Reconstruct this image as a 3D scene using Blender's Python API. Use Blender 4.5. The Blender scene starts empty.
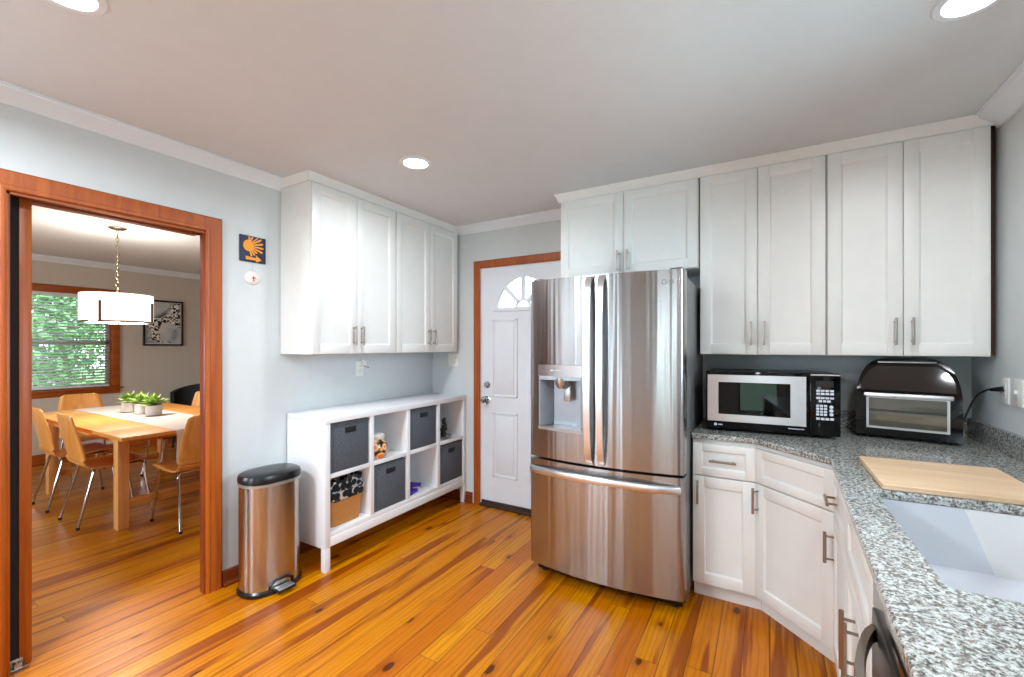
import bpy, bmesh, math, random
from mathutils import Vector, Matrix
random.seed(7)
sc = bpy.context.scene
C = sc.collection
PI = math.pi

# ------------------------------------------------------------ camera, world, big lights, exposure
cam_d = bpy.data.cameras.new('camera'); cam = bpy.data.objects.new('camera', cam_d); C.objects.link(cam)
cam.location = (2.72, -3.185, 1.39); cam.rotation_euler = (PI/2, 0, math.radians(30.2))
cam_d.sensor_width = 36; cam_d.lens = 437.6/1024*36; cam_d.shift_y = 7.5/1024; cam_d.clip_start = 0.02
sc.camera = cam
w = bpy.data.worlds.new('world'); sc.world = w; w.use_nodes = True
bg = w.node_tree.nodes['Background']; bg.inputs[0].default_value = (0.80, 0.90, 1.0, 1); bg.inputs[1].default_value = 5.5
def area(name, loc, rot, sx, sy, power, color, parent=None, shape='RECTANGLE', spread=180):
    d = bpy.data.lights.new(name, 'AREA'); d.shape = shape; d.size = sx; d.size_y = sy; d.energy = power; d.color = color; d.spread = math.radians(spread)
    o = bpy.data.objects.new(name, d); C.objects.link(o); o.location = loc; o.rotation_euler = rot
    if parent: o.parent = parent
    return o
area('window_light', (3.86, -1.75, 1.75), (0, math.radians(90), 0), 1.1, 1.3, 40, (0.62, 0.81, 1.0))
area('window_light', (.50, -5.6, 1.35), (math.radians(-90), 0, PI), .75, 1.8, 34, (0.62, 0.82, 1.0))  # cool fill light outside the added window behind the camera
area('window_light', (3.12, -5.6, 1.2), (math.radians(-90), 0, PI), .65, 2.0, 4.5, (0.66, 0.84, 1.0))
area('window_light', (-2.3, -5.6, 1.4), (math.radians(-90), 0, PI), 1.8, 1.4, 90, (0.80, 0.90, 1.0))  # fill light outside the added, unseen dining window
sc.view_settings.view_transform = 'Standard'; sc.view_settings.look = 'None'
sc.view_settings.gamma = 1; sc.view_settings.exposure = 0.57; sc.view_settings.use_curve_mapping = False
sc.cycles.use_denoising = True; sc.cycles.max_bounces = 10; sc.cycles.diffuse_bounces = 6
sc.cycles.glossy_bounces = 5; sc.cycles.transparent_max_bounces = 12
sc.cycles.caustics_reflective = False; sc.cycles.caustics_refractive = False
sc.cycles.sample_clamp_indirect = 6

H = 2.455; XR = 3.645; YF = -5.4      # ceiling height, right wall, wall behind the camera
DX = -4.65                           # far wall of the dining room
WT = 0.12

# ------------------------------------------------------------ materials
def lin(c):
    return tuple((v/12.92 if v <= 0.04045 else ((v+0.055)/1.055)**2.4) for v in [x/255 for x in c])+(1,)
class NT:
    def __init__(s, name):
        s.m = bpy.data.materials.new(name); s.m.use_nodes = True; s.t = s.m.node_tree; s.n = s.t.nodes; s.l = s.t.links
        s.b = s.n['Principled BSDF']; s.out = s.n['Material Output']
        s.tc = s.n.new('ShaderNodeTexCoord')
    def setv(s, sock, v):
        if hasattr(v, 'links'): s.l.new(v, sock)
        else: sock.default_value = v
    def math(s, op, a, b=None, c=None):
        n = s.n.new('ShaderNodeMath'); n.operation = op
        s.setv(n.inputs[0], a)
        if b is not None: s.setv(n.inputs[1], b)
        if c is not None: s.setv(n.inputs[2], c)
        return n.outputs[0]
    def sep(s, v):
        n = s.n.new('ShaderNodeSeparateXYZ'); s.l.new(v, n.inputs[0]); return n.outputs
    def comb(s, x, y, z):
        n = s.n.new('ShaderNodeCombineXYZ')
        for i, v in enumerate((x, y, z)): s.setv(n.inputs[i], v)
        return n.outputs[0]
    def scale(s, v, sc_):
        n = s.n.new('ShaderNodeMapping'); s.l.new(v, n.inputs[0]); n.inputs['Scale'].default_value = sc_; return n.outputs[0]
    def noise(s, v, sc_=5, det=3, rough=.5, dist=0):
        n = s.n.new('ShaderNodeTexNoise'); s.l.new(v, n.inputs['Vector']); n.inputs['Scale'].default_value = sc_
        n.inputs['Detail'].default_value = det; n.inputs['Roughness'].default_value = rough; n.inputs['Distortion'].default_value = dist
        return n.outputs[0]
    def white(s, v):
        n = s.n.new('ShaderNodeTexWhiteNoise'); n.noise_dimensions = '3D'; s.l.new(v, n.inputs['Vector']); return n.outputs
    def voro(s, v, sc_, rnd=1, feat='F1'):
        n = s.n.new('ShaderNodeTexVoronoi'); s.l.new(v, n.inputs['Vector']); n.inputs['Scale'].default_value = sc_
        n.feature = feat; n.inputs['Randomness'].default_value = rnd; return n.outputs
    def wave(s, v, sc_, dist, det=2, dscale=1):
        n = s.n.new('ShaderNodeTexWave'); s.l.new(v, n.inputs['Vector']); n.inputs['Scale'].default_value = sc_
        n.inputs['Distortion'].default_value = dist; n.inputs['Detail'].default_value = det; n.inputs['Detail Scale'].default_value = dscale
        return n.outputs[1]
    def ramp(s, f, stops, interp='LINEAR'):
        n = s.n.new('ShaderNodeValToRGB'); s.l.new(f, n.inputs[0]); r = n.color_ramp; r.interpolation = interp
        while len(r.elements) < len(stops): r.elements.new(0.5)
        for e, (p, c) in zip(r.elements, stops):
            e.position = p; e.color = c if len(c) == 4 else lin(c)
        return n.outputs[0]
    def mix(s, f, a, b, mode='MIX'):
        n = s.n.new('ShaderNodeMix'); n.data_type = 'RGBA'; n.blend_type = mode
        s.setv(n.inputs[0], f); s.setv(n.inputs[6], a); s.setv(n.inputs[7], b); return n.outputs[2]
    def bump(s, h, strength=.3, dist=.01):
        n = s.n.new('ShaderNodeBump'); n.inputs['Strength'].default_value = strength; n.inputs['Distance'].default_value = dist
        s.l.new(h, n.inputs['Height']); s.l.new(n.outputs[0], s.b.inputs['Normal'])
    def set(s, **k):
        names = dict(color='Base Color', rough='Roughness', metal='Metallic', aniso='Anisotropic', coat='Coat Weight',
                     coatr='Coat Roughness', spec='Specular IOR Level', trans='Transmission Weight', ior='IOR', sheen='Sheen Weight')
        for a, v in k.items():
            if isinstance(v, tuple) and len(v) == 3: v = lin(v)
            s.setv(s.b.inputs[names[a]], v)
        return s
M = {}
def simple(name, color, rough=.5, metal=0, **k):
    t = NT(name); n = t.noise(t.scale(t.tc.outputs['Object'], (1, 1, 1)), 12, 3)
    c = lin(color); d = tuple(v*.93 for v in c[:3])+(1,)
    t.set(color=t.mix(n, c, d), rough=rough, metal=metal, **k); M[name] = t.m; return t.m
simple('wall_paint', (205, 210, 211), .75)
simple('dining_paint', (200, 190, 178), .8)
simple('ceiling_paint', (212, 215, 217), .85)
simple('white_trim', (224, 230, 236), .4)
simple('cabinet_white', (232, 232, 229), .38)
simple('shelf_white', (235, 236, 238), .35)
simple('door_white', (226, 230, 236), .4)
simple('dark_brown', (60, 38, 26), .8)  # plain dark brown for threshold, tree trunks and gap filler strip
simple('pocket_shade', (22, 14, 12), .9)  # near-black colour paints in the shade inside the door pocket
simple('nickel', (170, 164, 158), .32, 1)
simple('bronze_nickel', (160, 148, 138), .33, 1)
simple('chrome', (205, 205, 205), .1, 1)
simple('black_plastic', (14, 14, 16), .28)
simple('black_gloss', (6, 7, 9), .08, spec=.35)
simple('panel_gloss', (10, 12, 18), .05, spec=.9)
simple('black_matte', (12, 12, 12), .7)
simple('dark_grey_side', (118, 118, 118), .4, .4)
simple('white_plastic', (232, 232, 228), .4)
simple('sink_white', (216, 220, 226), .2)
simple('silver_plastic', (190, 190, 190), .3, .8)
simple('button_white', (215, 222, 235), .5)
simple('display_dark', (30, 22, 22), .15)
simple('purple_cloth', (75, 35, 150), .8)
simple('runner_cloth', (208, 198, 188), .9)
simple('pot_white', (200, 194, 192), .5)
simple('leaf_green', (130, 172, 72), .5)
simple('tree_leaf', (128, 176, 120), .5)
simple('leaf_pale', (185, 205, 120), .5)
simple('soil', (60, 45, 32), .9)
simple('navy', (22, 32, 62), .5)
simple('tile_orange', (240, 150, 20), .5)
simple('scallop', (236, 225, 218), .5)
simple('red_mark', (190, 60, 50), .6)
simple('string', (190, 185, 175), .9)
simple('blind', (222, 226, 226), .55)
simple('sash_white', (200, 204, 202), .5)
simple('rubber', (22, 22, 22), .8)
simple('ground_green', (80, 110, 55), .95)
simple('brass_nickel', (165, 150, 125), .25, 1)
simple('oven_inside', (205, 198, 186), .5, .4)
simple('tray', (225, 200, 165), .5)
simple('dispenser_grey', (168, 172, 180), .35, .5)
simple('ornament_dark', (18, 20, 18), .6)
simple('glass_dish', (150, 165, 160), .1, .3)
simple('exterior_siding', (200, 198, 190), .8)
simple('jar_lid', (225, 225, 220), .4)

def wood(name, cols, rough=.3, sx=28, sy=1.6, axis='Y', coat=.25):
    t = NT(name); o = t.tc.outputs['Object']
    scl = {'Y': (sx, sy, sx), 'X': (sy, sx, sx), 'Z': (sx, sx, sy)}[axis]
    v = t.scale(o, scl); n = t.noise(v, 1.2, 5, .6, .6)
    t.set(color=t.ramp(n, [(.3, cols[0]), (.5, cols[1]), (.72, cols[2])]), rough=rough, coat=coat); M[name] = t.m
for ax in 'XYZ':
    wood('trim_wood_'+ax, [(138, 60, 4), (157, 74, 8), (174, 90, 15)], .4, axis=ax, coat=.0)
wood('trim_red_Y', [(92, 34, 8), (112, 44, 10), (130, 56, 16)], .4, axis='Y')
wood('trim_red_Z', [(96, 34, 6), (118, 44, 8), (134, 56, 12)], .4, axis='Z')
wood('table_wood_X', [(200, 128, 48), (216, 144, 62), (226, 158, 78)], .5, axis='X', coat=0)
wood('table_wood_Z', [(214, 150, 84), (226, 164, 98), (236, 178, 112)], .4, axis='Z')
wood('table_wood_Y', [(205, 135, 60), (224, 155, 78), (236, 172, 96)], .4, axis='Y')
wood('chair_ply', [(205, 132, 60), (222, 150, 74), (232, 164, 90)], .35, sx=16, axis='Z')
wood('board_wood', [(206, 172, 136), (216, 184, 148), (224, 196, 162)], .5, sx=22, axis='X', coat=0)

def floor_mat():
    t = NT('pine_floor'); o = t.tc.outputs['Object']; x, y, z = t.sep(o)
    W = 0.105
    u = t.math('DIVIDE', x, W); i = t.math('FLOOR', u); fu = t.math('FRACT', u)
    r1 = t.white(t.comb(i, 3.3, 1.7))[0]
    v = t.math('ADD', t.math('DIVIDE', y, 3.3), t.math('MULTIPLY', r1, 9.0)); j = t.math('FLOOR', v); fv = t.math('FRACT', v)
    wn = t.white(t.comb(i, j, 0.5)); r = wn[0]
    rs = t.sep(wn[1])
    gx = t.math('ADD', t.math('MULTIPLY', x, 1), t.math('MULTIPLY', rs[0], 40)); gy = t.math('ADD', y, t.math('MULTIPLY', rs[1], 30))
    # fine grain, cathedral figure, streaks
    g = t.noise(t.comb(t.math('MULTIPLY', gx, 95), t.math('MULTIPLY', gy, 1.6), r), 1, 4, .6, .3)
    rings = t.wave(t.comb(t.math('MULTIPLY', gx, 1), t.math('MULTIPLY', gy, .13), r), 12, 7.5, 3, 1.6)
    base = t.ramp(r, [(0, (212, 134, 66)), (.3, (222, 152, 84)), (.6, (230, 166, 98)), (.85, (202, 118, 54)), (1, (234, 178, 118))])
    c = t.mix(t.math('MULTIPLY', t.ramp(g, [(.35, (0, 0, 0)), (.7, (255, 255, 255))]), .40), base, lin((176, 92, 34)))
    c = t.mix(t.math('MULTIPLY', t.ramp(rings, [(.55, (0, 0, 0)), (.95, (255, 255, 255))]), .34), c, lin((160, 78, 26)))
    st = t.noise(t.comb(t.math('MULTIPLY', gx, 13), t.math('MULTIPLY', gy, .75), t.math('MULTIPLY', r, 9)), 1, 2, .5, .5)
    c = t.mix(t.math('MULTIPLY', t.ramp(st, [(.55, (0, 0, 0)), (.62, (255, 255, 255))]), .8), c, lin((138, 58, 18)))
    kv = t.voro(t.comb(t.math('MULTIPLY', gx, 5.2), t.math('MULTIPLY', gy, 2.7), r), 1.0)
    k = t.ramp(kv[0], [(.075, (255, 255, 255)), (.105, (0, 0, 0))])
    halo = t.ramp(kv[0], [(.10, (255, 255, 255)), (.24, (0, 0, 0))])
    c = t.mix(t.math('MULTIPLY', halo, .4), c, lin((150, 62, 16)))
    c = t.mix(t.math('MULTIPLY', k, .85), c, lin((58, 22, 10)))
    e = t.math('MINIMUM', fu, t.math('SUBTRACT', 1, fu)); ey = t.math('MULTIPLY', t.math('MINIMUM', fv, t.math('SUBTRACT', 1, fv)), 40)
    seam = t.ramp(t.math('MINIMUM', e, ey), [(.008, (255, 255, 255)), (.03, (0, 0, 0))])
    c = t.mix(t.math('MULTIPLY', seam, .75), c, lin((70, 28, 10)))
    hs = t.n.new('ShaderNodeHueSaturation'); hs.inputs['Saturation'].default_value = 1.24; hs.inputs['Value'].default_value = .83
    t.l.new(c, hs.inputs['Color'])
    t.set(color=hs.outputs[0], rough=t.math('ADD', .24, t.math('MULTIPLY', g, .2)), spec=.32)
    t.bump(t.math('SUBTRACT', t.math('MULTIPLY', g, .12), seam), .25, .002)
    M['pine_floor'] = t.m
floor_mat()
def granite():
    t = NT('granite'); o = t.tc.outputs['Object']
    n1 = t.noise(o, 105, 3, .6, .4); n2 = t.noise(o, 210, 3, .6); v = t.voro(o, 170)
    rv = t.white(v[1])[0]
    c = t.ramp(n1, [(.34, (66, 66, 66)), (.42, (124, 124, 120)), (.49, (172, 174, 169)), (.6, (200, 205, 202))])
    c = t.mix(t.ramp(rv, [(.72, (0, 0, 0)), (.8, (255, 255, 255))]), c, t.ramp(n2, [(.4, (58, 52, 48)), (.55, (140, 130, 118)), (.65, (204, 203, 198))]))
    c = t.mix(t.math('MULTIPLY', t.ramp(n2, [(.58, (0, 0, 0)), (.66, (255, 255, 255))]), .8), c, lin((60, 58, 58)))
    t.set(color=c, rough=.16, coat=.2); M['granite'] = t.m
granite()
def steel(name, color, rough=.2, streak=.08, freq=40, aniso=.75):
    t = NT(name); o = t.tc.outputs['Object']
    n = t.noise(t.scale(o, (freq, freq, .35)), 1, 2, .5); n2 = t.noise(t.scale(o, (6, 6, 260)), 1, 2, .5)
    tg = t.n.new('ShaderNodeTangent'); tg.direction_type = 'RADIAL'; tg.axis = 'Z'
    t.l.new(tg.outputs[0], t.b.inputs['Tangent']); t.b.inputs['Anisotropic Rotation'].default_value = .25
    t.set(color=t.mix(n2, lin(color), tuple(v*.9 for v in lin(color)[:3])+(1,)), metal=1.0, rough=t.math('ADD', rough, t.math('MULTIPLY', n, .08)), aniso=aniso)
    lo = t.noise(t.scale(o, (13, 13, .3)), 1, 2, .5)
    t.bump(lo, streak, .02); M[name] = t.m
steel('stainless', (174, 173, 174), .2, .3)
steel('stainless_can', (188, 182, 177), .2, .16)
simple('stainless_handle', (230, 230, 232), .32, 1)
steel('stainless_flat', (196, 194, 196), .28, .03)
steel('dark_steel', (110, 102, 96), .3, .03)
def bin_fabric():
    t = NT('bin_fabric'); o = t.tc.outputs['Object']
    a = t.wave(t.scale(o, (1, 1, 0)), 110, .5); b = t.noise(t.scale(o, (60, 60, 300)), 1, 2)
    t.set(color=t.ramp(b, [(.3, (62, 67, 75)), (.7, (98, 104, 112))]), rough=.9); t.bump(b, .5, .004); M['bin_fabric'] = t.m
bin_fabric()
def wicker():
    t = NT('wicker'); o = t.tc.outputs['Object']; x, y, z = t.sep(o)
    a = t.math('MULTIPLY', t.math('SINE', t.math('MULTIPLY', z, 520)), t.math('SINE', t.math('MULTIPLY', t.math('ADD', x, y), 330)))
    n = t.noise(o, 60, 3)
    t.set(color=t.mix(n, t.ramp(a, [(.0, (170, 104, 44)), (.6, (226, 164, 90))]), lin((205, 140, 66))), rough=.7); t.bump(a, .6, .004); M['wicker'] = t.m
wicker()
def liner():
    t = NT('basket_liner_fabric'); v = t.voro(t.tc.outputs['Object'], 22, .6)
    t.set(color=t.ramp(v[0], [(.0, (16, 20, 24)), (.50, (24, 42, 34)), (.56, (150, 150, 160)), (.6, (196, 186, 180))], 'CONSTANT'), rough=.9); M['liner'] = t.m
liner()
def jarmat():
    t = NT('jar_fruit'); v = t.voro(t.tc.outputs['Object'], 19, .9)
    t.set(color=t.ramp(v[0], [(.0, (226, 92, 16)), (.42, (240, 130, 50)), (.5, (246, 220, 190)), (.62, (190, 120, 40)), (.7, (40, 40, 20))]), rough=.12, coat=.5); M['jar_fruit'] = t.m
jarmat()
def poster():
    t = NT('poster_print'); o = t.tc.outputs['Object']
    ch = t.n.new('ShaderNodeTexChecker'); ch.inputs['Scale'].default_value = 26; t.l.new(o, ch.inputs[0])
    nn = t.n.new('ShaderNodeTexNoise'); nn.inputs['Scale'].default_value = 6; t.l.new(o, nn.inputs['Vector'])
    add = t.n.new('ShaderNodeVectorMath'); add.operation = 'MULTIPLY_ADD'; t.l.new(nn.outputs[1], add.inputs[0]); add.inputs[1].default_value = (.25,)*3; t.l.new(o, add.inputs[2])
    t.l.new(add.outputs[0], ch.inputs[0])
    n = t.noise(o, 4, 2, .5, .4)
    m = t.ramp(n, [(.44, (0, 0, 0)), (.47, (255, 255, 255))])
    bgc = t.ramp(t.noise(o, 3.3, 3, .5, 1), [(.3, (95, 100, 108)), (.45, (178, 182, 186)), (.58, (206, 200, 190)), (.66, (196, 140, 90))])
    cc = t.mix(ch.outputs[1], lin((20, 20, 22)), lin((226, 222, 214)))
    t.set(color=t.mix(m, cc, bgc), rough=.25); M['poster_print'] = t.m
poster()
def glass(name, tint, gl=.08):
    m = bpy.data.materials.new(name); m.use_nodes = True; n = m.node_tree.nodes; l = m.node_tree.links
    n.remove(n['Principled BSDF']); tr = n.new('ShaderNodeBsdfTransparent'); tr.inputs[0].default_value = tint
    g = n.new('ShaderNodeBsdfGlossy'); g.inputs['Roughness'].default_value = .02
    fr = n.new('ShaderNodeFresnel'); fr.inputs[0].default_value = 1.45; mx = n.new('ShaderNodeMixShader')
    ad = n.new('ShaderNodeMath'); ad.operation = 'ADD'; ad.inputs[1].default_value = gl*.3; l.new(fr.outputs[0], ad.inputs[0])
    l.new(ad.outputs[0], mx.inputs[0]); l.new(tr.outputs[0], mx.inputs[1]); l.new(g.outputs[0], mx.inputs[2])
    l.new(mx.outputs[0], n['Material Output'].inputs[0]); M[name] = m
glass('pane', (.96, .98, .97, 1)); glass('oven_glass', (.72, .72, .70, 1), .2); glass('tinted_glass', (.20, .24, .25, 1), .0)
def emis(name, color, s):
    t = NT(name); t.set(color=(240, 240, 235)); t.b.inputs['Emission Color'].default_value = lin(color); t.b.inputs['Emission Strength'].default_value = s; M[name] = t.m
emis('lamp_glow', (255, 250, 242), 9); emis('shade_glow', (255, 242, 228), 1.0); emis('diffuser_glow', (255, 236, 214), .8)

# ------------------------------------------------------------ mesh building
class MB:
    def __init__(s, m=None): s.bm = bmesh.new(); s.m = m or Matrix()
    def _xf(s, vs):
        for v in vs: v.co = s.m @ v.co
    def box(s, x0, x1, y0, y1, z0, z1, bev=0, seg=2):
        g = bmesh.ops.create_cube(s.bm, size=1); vs = g['verts']
        for v in vs:
            v.co = Vector(((x0+x1)/2+v.co.x*(x1-x0), (y0+y1)/2+v.co.y*(y1-y0), (z0+z1)/2+v.co.z*(z1-z0)))
        if bev > 0:
            es = list({e for v in vs for e in v.link_edges})
            r = bmesh.ops.bevel(s.bm, geom=es, offset=bev, segments=seg, profile=.5, affect='EDGES')
            vs = list({v for f in r['faces'] for v in f.verts} | {v for v in vs if v.is_valid})
        s._xf(vs); return s
    def prism(s, pts, z0, z1, axis='Z'):
        def mk(p, h):
            return {'Z': (p[0], p[1], h), 'Y': (p[0], h, p[1]), 'X': (h, p[0], p[1])}[axis]
        a = [s.bm.verts.new(s.m @ Vector(mk(p, z0))) for p in pts]; b = [s.bm.verts.new(s.m @ Vector(mk(p, z1))) for p in pts]
        n = len(pts)
        for i in range(n): s.bm.faces.new((a[i], a[(i+1) % n], b[(i+1) % n], b[i]))
        s.bm.faces.new(a[::-1]); s.bm.faces.new(b); return s
    def holed(s, outer, holes, z0, z1, axis='Z'):
        def mk(p, h):
            return {'Z': (p[0], p[1], h), 'Y': (p[0], h, p[1]), 'X': (h, p[0], p[1])}[axis]
        tb = bmesh.new(); es = []
        for loop in [outer]+holes:
            vs = [tb.verts.new(mk(p, z0)) for p in loop]
            es += [tb.edges.new((vs[i], vs[(i+1) % len(vs)])) for i in range(len(vs))]
        bmesh.ops.triangle_fill(tb, use_beauty=True, use_dissolve=False, edges=es)
        r = bmesh.ops.extrude_face_region(tb, geom=tb.faces[:])
        d = Vector(mk((0, 0), z1-z0))
        for v in r['geom']:
            if isinstance(v, bmesh.types.BMVert): v.co += d
        s.merge(tb); return s
    def merge(s, tb):
        mp = {}
        for v in tb.verts: mp[v] = s.bm.verts.new(s.m @ v.co)
        for f in tb.faces: s.bm.faces.new([mp[v] for v in f.verts])
        tb.free()
    def cyl(s, p0, p1, r0, r1=None, seg=16, cap=True):
        r1 = r0 if r1 is None else r1
        return s.tube([p0, p1], [r0, r1], seg, cap)
    def tube(s, pts, r, seg=10, cap=True, sec=None):
        pts = [Vector(p) for p in pts]; n = len(pts)
        rs = r if isinstance(r, (list, tuple)) else [r]*n
        rings = []; up = None
        for i, p in enumerate(pts):
            d = (pts[min(i+1, n-1)]-pts[max(i-1, 0)]).normalized()
            if up is None:
                up = Vector((0, 0, 1)) if abs(d.z) < .9 else Vector((1, 0, 0))
            a = d.cross(up).normalized(); up = a.cross(d).normalized()
            if sec: ring = [p+a*sx+up*sy for sx, sy in sec]
            else: ring = [p+(a*math.cos(2*PI*k/seg)+up*math.sin(2*PI*k/seg))*rs[i] for k in range(seg)]
            rings.append([s.bm.verts.new(s.m @ q) for q in ring])
        m = len(rings[0])
        for i in range(n-1):
            for k in range(m): s.bm.faces.new((rings[i][k], rings[i][(k+1) % m], rings[i+1][(k+1) % m], rings[i+1][k]))
        if cap: s.bm.faces.new(rings[0][::-1]); s.bm.faces.new(rings[-1])
        return s
    def lathe(s, prof, c=(0, 0, 0), seg=32, ax=(1, 1), closed=False):
        rings = []
        for r, z in prof:
            if r < 1e-6: rings.append([s.bm.verts.new(s.m @ Vector((c[0], c[1], c[2]+z)))])
            else: rings.append([s.bm.verts.new(s.m @ Vector((c[0]+r*ax[0]*math.cos(2*PI*k/seg), c[1]+r*ax[1]*math.sin(2*PI*k/seg), c[2]+z))) for k in range(seg)])
        for a, b in zip(rings, rings[1:]):
            for k in range(seg):
                k2 = (k+1) % seg
                if len(a) == 1 and len(b) > 1: s.bm.faces.new((a[0], b[k2], b[k]))
                elif len(b) == 1 and len(a) > 1: s.bm.faces.new((a[k], a[k2], b[0]))
                elif len(a) > 1: s.bm.faces.new((a[k], a[k2], b[k2], b[k]))
        return s
    def quad(s, pts):
        s.bm.faces.new([s.bm.verts.new(s.m @ Vector(p)) for p in pts]); return s
    def ball(s, c, r, sub=2, sc_=(1, 1, 1)):
        g = bmesh.ops.create_icosphere(s.bm, subdivisions=sub, radius=r)
        for v in g['verts']: v.co = s.m @ (Vector((v.co.x*sc_[0], v.co.y*sc_[1], v.co.z*sc_[2]))+Vector(c))
        return s
WM = {}
def finish(o):
    pass
def part(name, mb, mat, parent=None, world=True, label=None, sharp=32, recalc=True):
    if recalc: bmesh.ops.recalc_face_normals(mb.bm, faces=mb.bm.faces[:])
    me = bpy.data.meshes.new(name); mb.bm.to_mesh(me); mb.bm.free()
    me.materials.append(M[mat] if isinstance(mat, str) else mat)
    for p in me.polygons: p.use_smooth = True
    me.set_sharp_from_angle(angle=math.radians(sharp))
    o = bpy.data.objects.new(name, me); C.objects.link(o)
    if parent is not None:
        wm = WM[parent.as_pointer()]
        if world: me.transform(wm.inverted())
        o.parent = parent; WM[o.as_pointer()] = wm
    else: WM[o.as_pointer()] = Matrix()
    if label: o['label'] = label
    return o
def thing(name, label, cat, loc=(0, 0, 0), rz=0, group=None):
    o = bpy.data.objects.new(name, None); C.objects.link(o); o.empty_display_size = .1
    o.location = loc; o.rotation_euler = (0, 0, rz); o['label'] = label; o['category'] = cat
    if group: o['group'] = group
    WM[o.as_pointer()] = Matrix.Translation(loc) @ Matrix.Rotation(rz, 4, 'Z')
    return o
def tag(o, label, cat, group=None):
    o['label'] = label; o['category'] = cat
    if group: o['group'] = group
    return o
def origin_to(o, loc):
    o.data.transform(Matrix.Translation(-Vector(loc))); o.location = loc; WM[o.as_pointer()] = Matrix.Translation(loc); return o
def struct(name, mb, mat, parent=None, **k):
    o = part(name, mb, mat, parent, **k)
    if parent is None: o['kind'] = 'structure'
    return o
def copy_tree(o, loc, rz, label, parent=None):
    c = o.copy(); C.objects.link(c)
    if parent is None: c.location = loc; c.rotation_euler = (0, 0, rz); c['label'] = label
    else: c.parent = parent
    for ch in list(o.children): copy_tree(ch, None, None, None, c)
    return c
def frame(o, u, v):   # local (u, v outward, w up) -> world
    u = Vector(u); v = Vector(v)
    m = Matrix(((u.x, v.x, 0, o[0]), (u.y, v.y, 0, o[1]), (u.z, v.z, 1, o[2]), (0, 0, 0, 1)))
    return m

# ------------------------------------------------------------ room shell
struct('floor', MB().box(DX-WT, XR+WT, YF-WT, .75, -.1, 0), 'pine_floor')
struct('ceiling', MB().box(DX-WT, XR+WT, YF-WT, .75, H, H+.1), 'ceiling_paint')
# left wall with the wide doorway
DY0, DY1, DZ = -2.674, -1.93, 2.035
mb = MB(); mb.box(-.05, 0, DY1, .0, 0, H); mb.box(-WT, -.05, DY1+.05, .0, 0, H); mb.box(-WT, -.05, DY0, DY1+.05, DZ+.025, H); mb.box(-.05, 0, DY0, DY1, DZ+.0, H)
mb.box(-.03, 0, -3.55, DY0, 0, H); mb.box(-WT, -.085, -3.55, DY0+.05, 0, H); mb.box(-.085, -.03, -3.55, DY0, DZ+.03, H)
mb.box(-WT, 0, YF, -3.55, 0, H)
struct('wall_left', mb, 'wall_paint')
# back wall with exterior door opening
EX0, EX1, EZ = .552, 1.385, 2.068
mb = MB(); mb.holed([(-WT, 0), (EX0, 0), (EX0, EZ), (EX1, EZ), (EX1, 0), (XR+WT, 0), (XR+WT, H), (-WT, H)], [], 0, WT, 'Y')
struct('wall_back', mb, 'wall_paint')
WY0, WY1, WZ0, WZ1 = -2.35, -1.15, 1.20, 2.20
struct('wall_right', MB().holed([(YF, 0), (0, 0), (0, H), (YF, H)], [[(WY0, WZ0), (WY1, WZ0), (WY1, WZ1), (WY0, WZ1)]], XR, XR+WT, 'X'), 'wall_paint')
FW = (.14, .86, .55, 2.1); FW2 = (2.84, 3.42, .35, 2.1)
struct('wall_front', MB().holed([(-WT, 0), (XR+WT, 0), (XR+WT, H), (-WT, H)], [[(q[0], q[2]), (q[1], q[2]), (q[1], q[3]), (q[0], q[3])] for q in (FW, FW2)], YF-WT, YF, 'Y'), 'wall_paint')
# dining room walls
DW = (-1.95, -.885, .86, 2.04)
struct('wall_dining_far', MB().holed([(YF, 0), (.75, 0), (.75, H), (YF, H)], [[(DW[0], DW[2]), (DW[1], DW[2]), (DW[1], DW[3]), (DW[0], DW[3])]], DX-WT, DX, 'X'), 'dining_paint')
struct('wall_dining_right', MB().box(DX, -WT, .65, .75, 0, H), 'dining_paint')
FW5 = (-3.2, -1.4, .75, 2.1)
struct('wall_dining_left', MB().holed([(DX, 0), (-WT, 0), (-WT, H), (DX, H)], [[(FW5[0], FW5[2]), (FW5[1], FW5[2]), (FW5[1], FW5[3]), (FW5[0], FW5[3])]], YF-WT, YF, 'Y'), 'dining_paint')
struct('wall_dining_near', MB().box(-WT-.012, -WT, DY1+.1, .65, 0, H).box(-WT-.012, -WT, YF, DY0-.1, 0, H).box(-WT-.012, -WT, DY0-.1, DY1+.1, DZ+.09, H), 'dining_paint')

def sweep(path, prof, z):
    # path in plan, room on the right hand side; profile (offset, height)
    mb = MB(); n = len(path); rows = []
    P = [Vector((p[0], p[1])) for p in path]
    def nrm(a, b):
        d = (b-a).normalized(); return Vector((d.y, -d.x))
    for i, p in enumerate(P):
        if i == 0: m = nrm(P[0], P[1])
        elif i == n-1: m = nrm(P[-2], P[-1])
        else:
            a = nrm(P[i-1], p); b = nrm(p, P[i+1]); m = (a+b); m = m/m.dot(a)
        rows.append([mb.bm.verts.new((p.x+m.x*o, p.y+m.y*o, z+h)) for o, h in prof])
    k = len(prof)
    for a, b in zip(rows, rows[1:]):
        for i in range(k): mb.bm.faces.new((a[i], a[(i+1) % k], b[(i+1) % k], b[i]))
    mb.bm.faces.new(rows[0][::-1]); mb.bm.faces.new(rows[-1])
    return mb
crown = [(0, -.066), (.010, -.066), (.014, -.056), (.024, -.046), (.050, -.022), (.060, -.016), (.062, -.008), (.072, -.006), (.072, -.0005), (0, -.0005)]
struct('trim_1', sweep([(0, YF), (0, -1.494)], crown, H), 'white_trim')
ccr = [(0, -.052), (.006, -.052), (.010, -.044), (.014, -.02), (.022, -.008), (.024, -.0005), (0, -.0005)]
struct('trim_5', sweep([(0, -1.496), (.305, -1.496), (.305, -.0)], ccr, H), 'cabinet_white')
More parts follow.
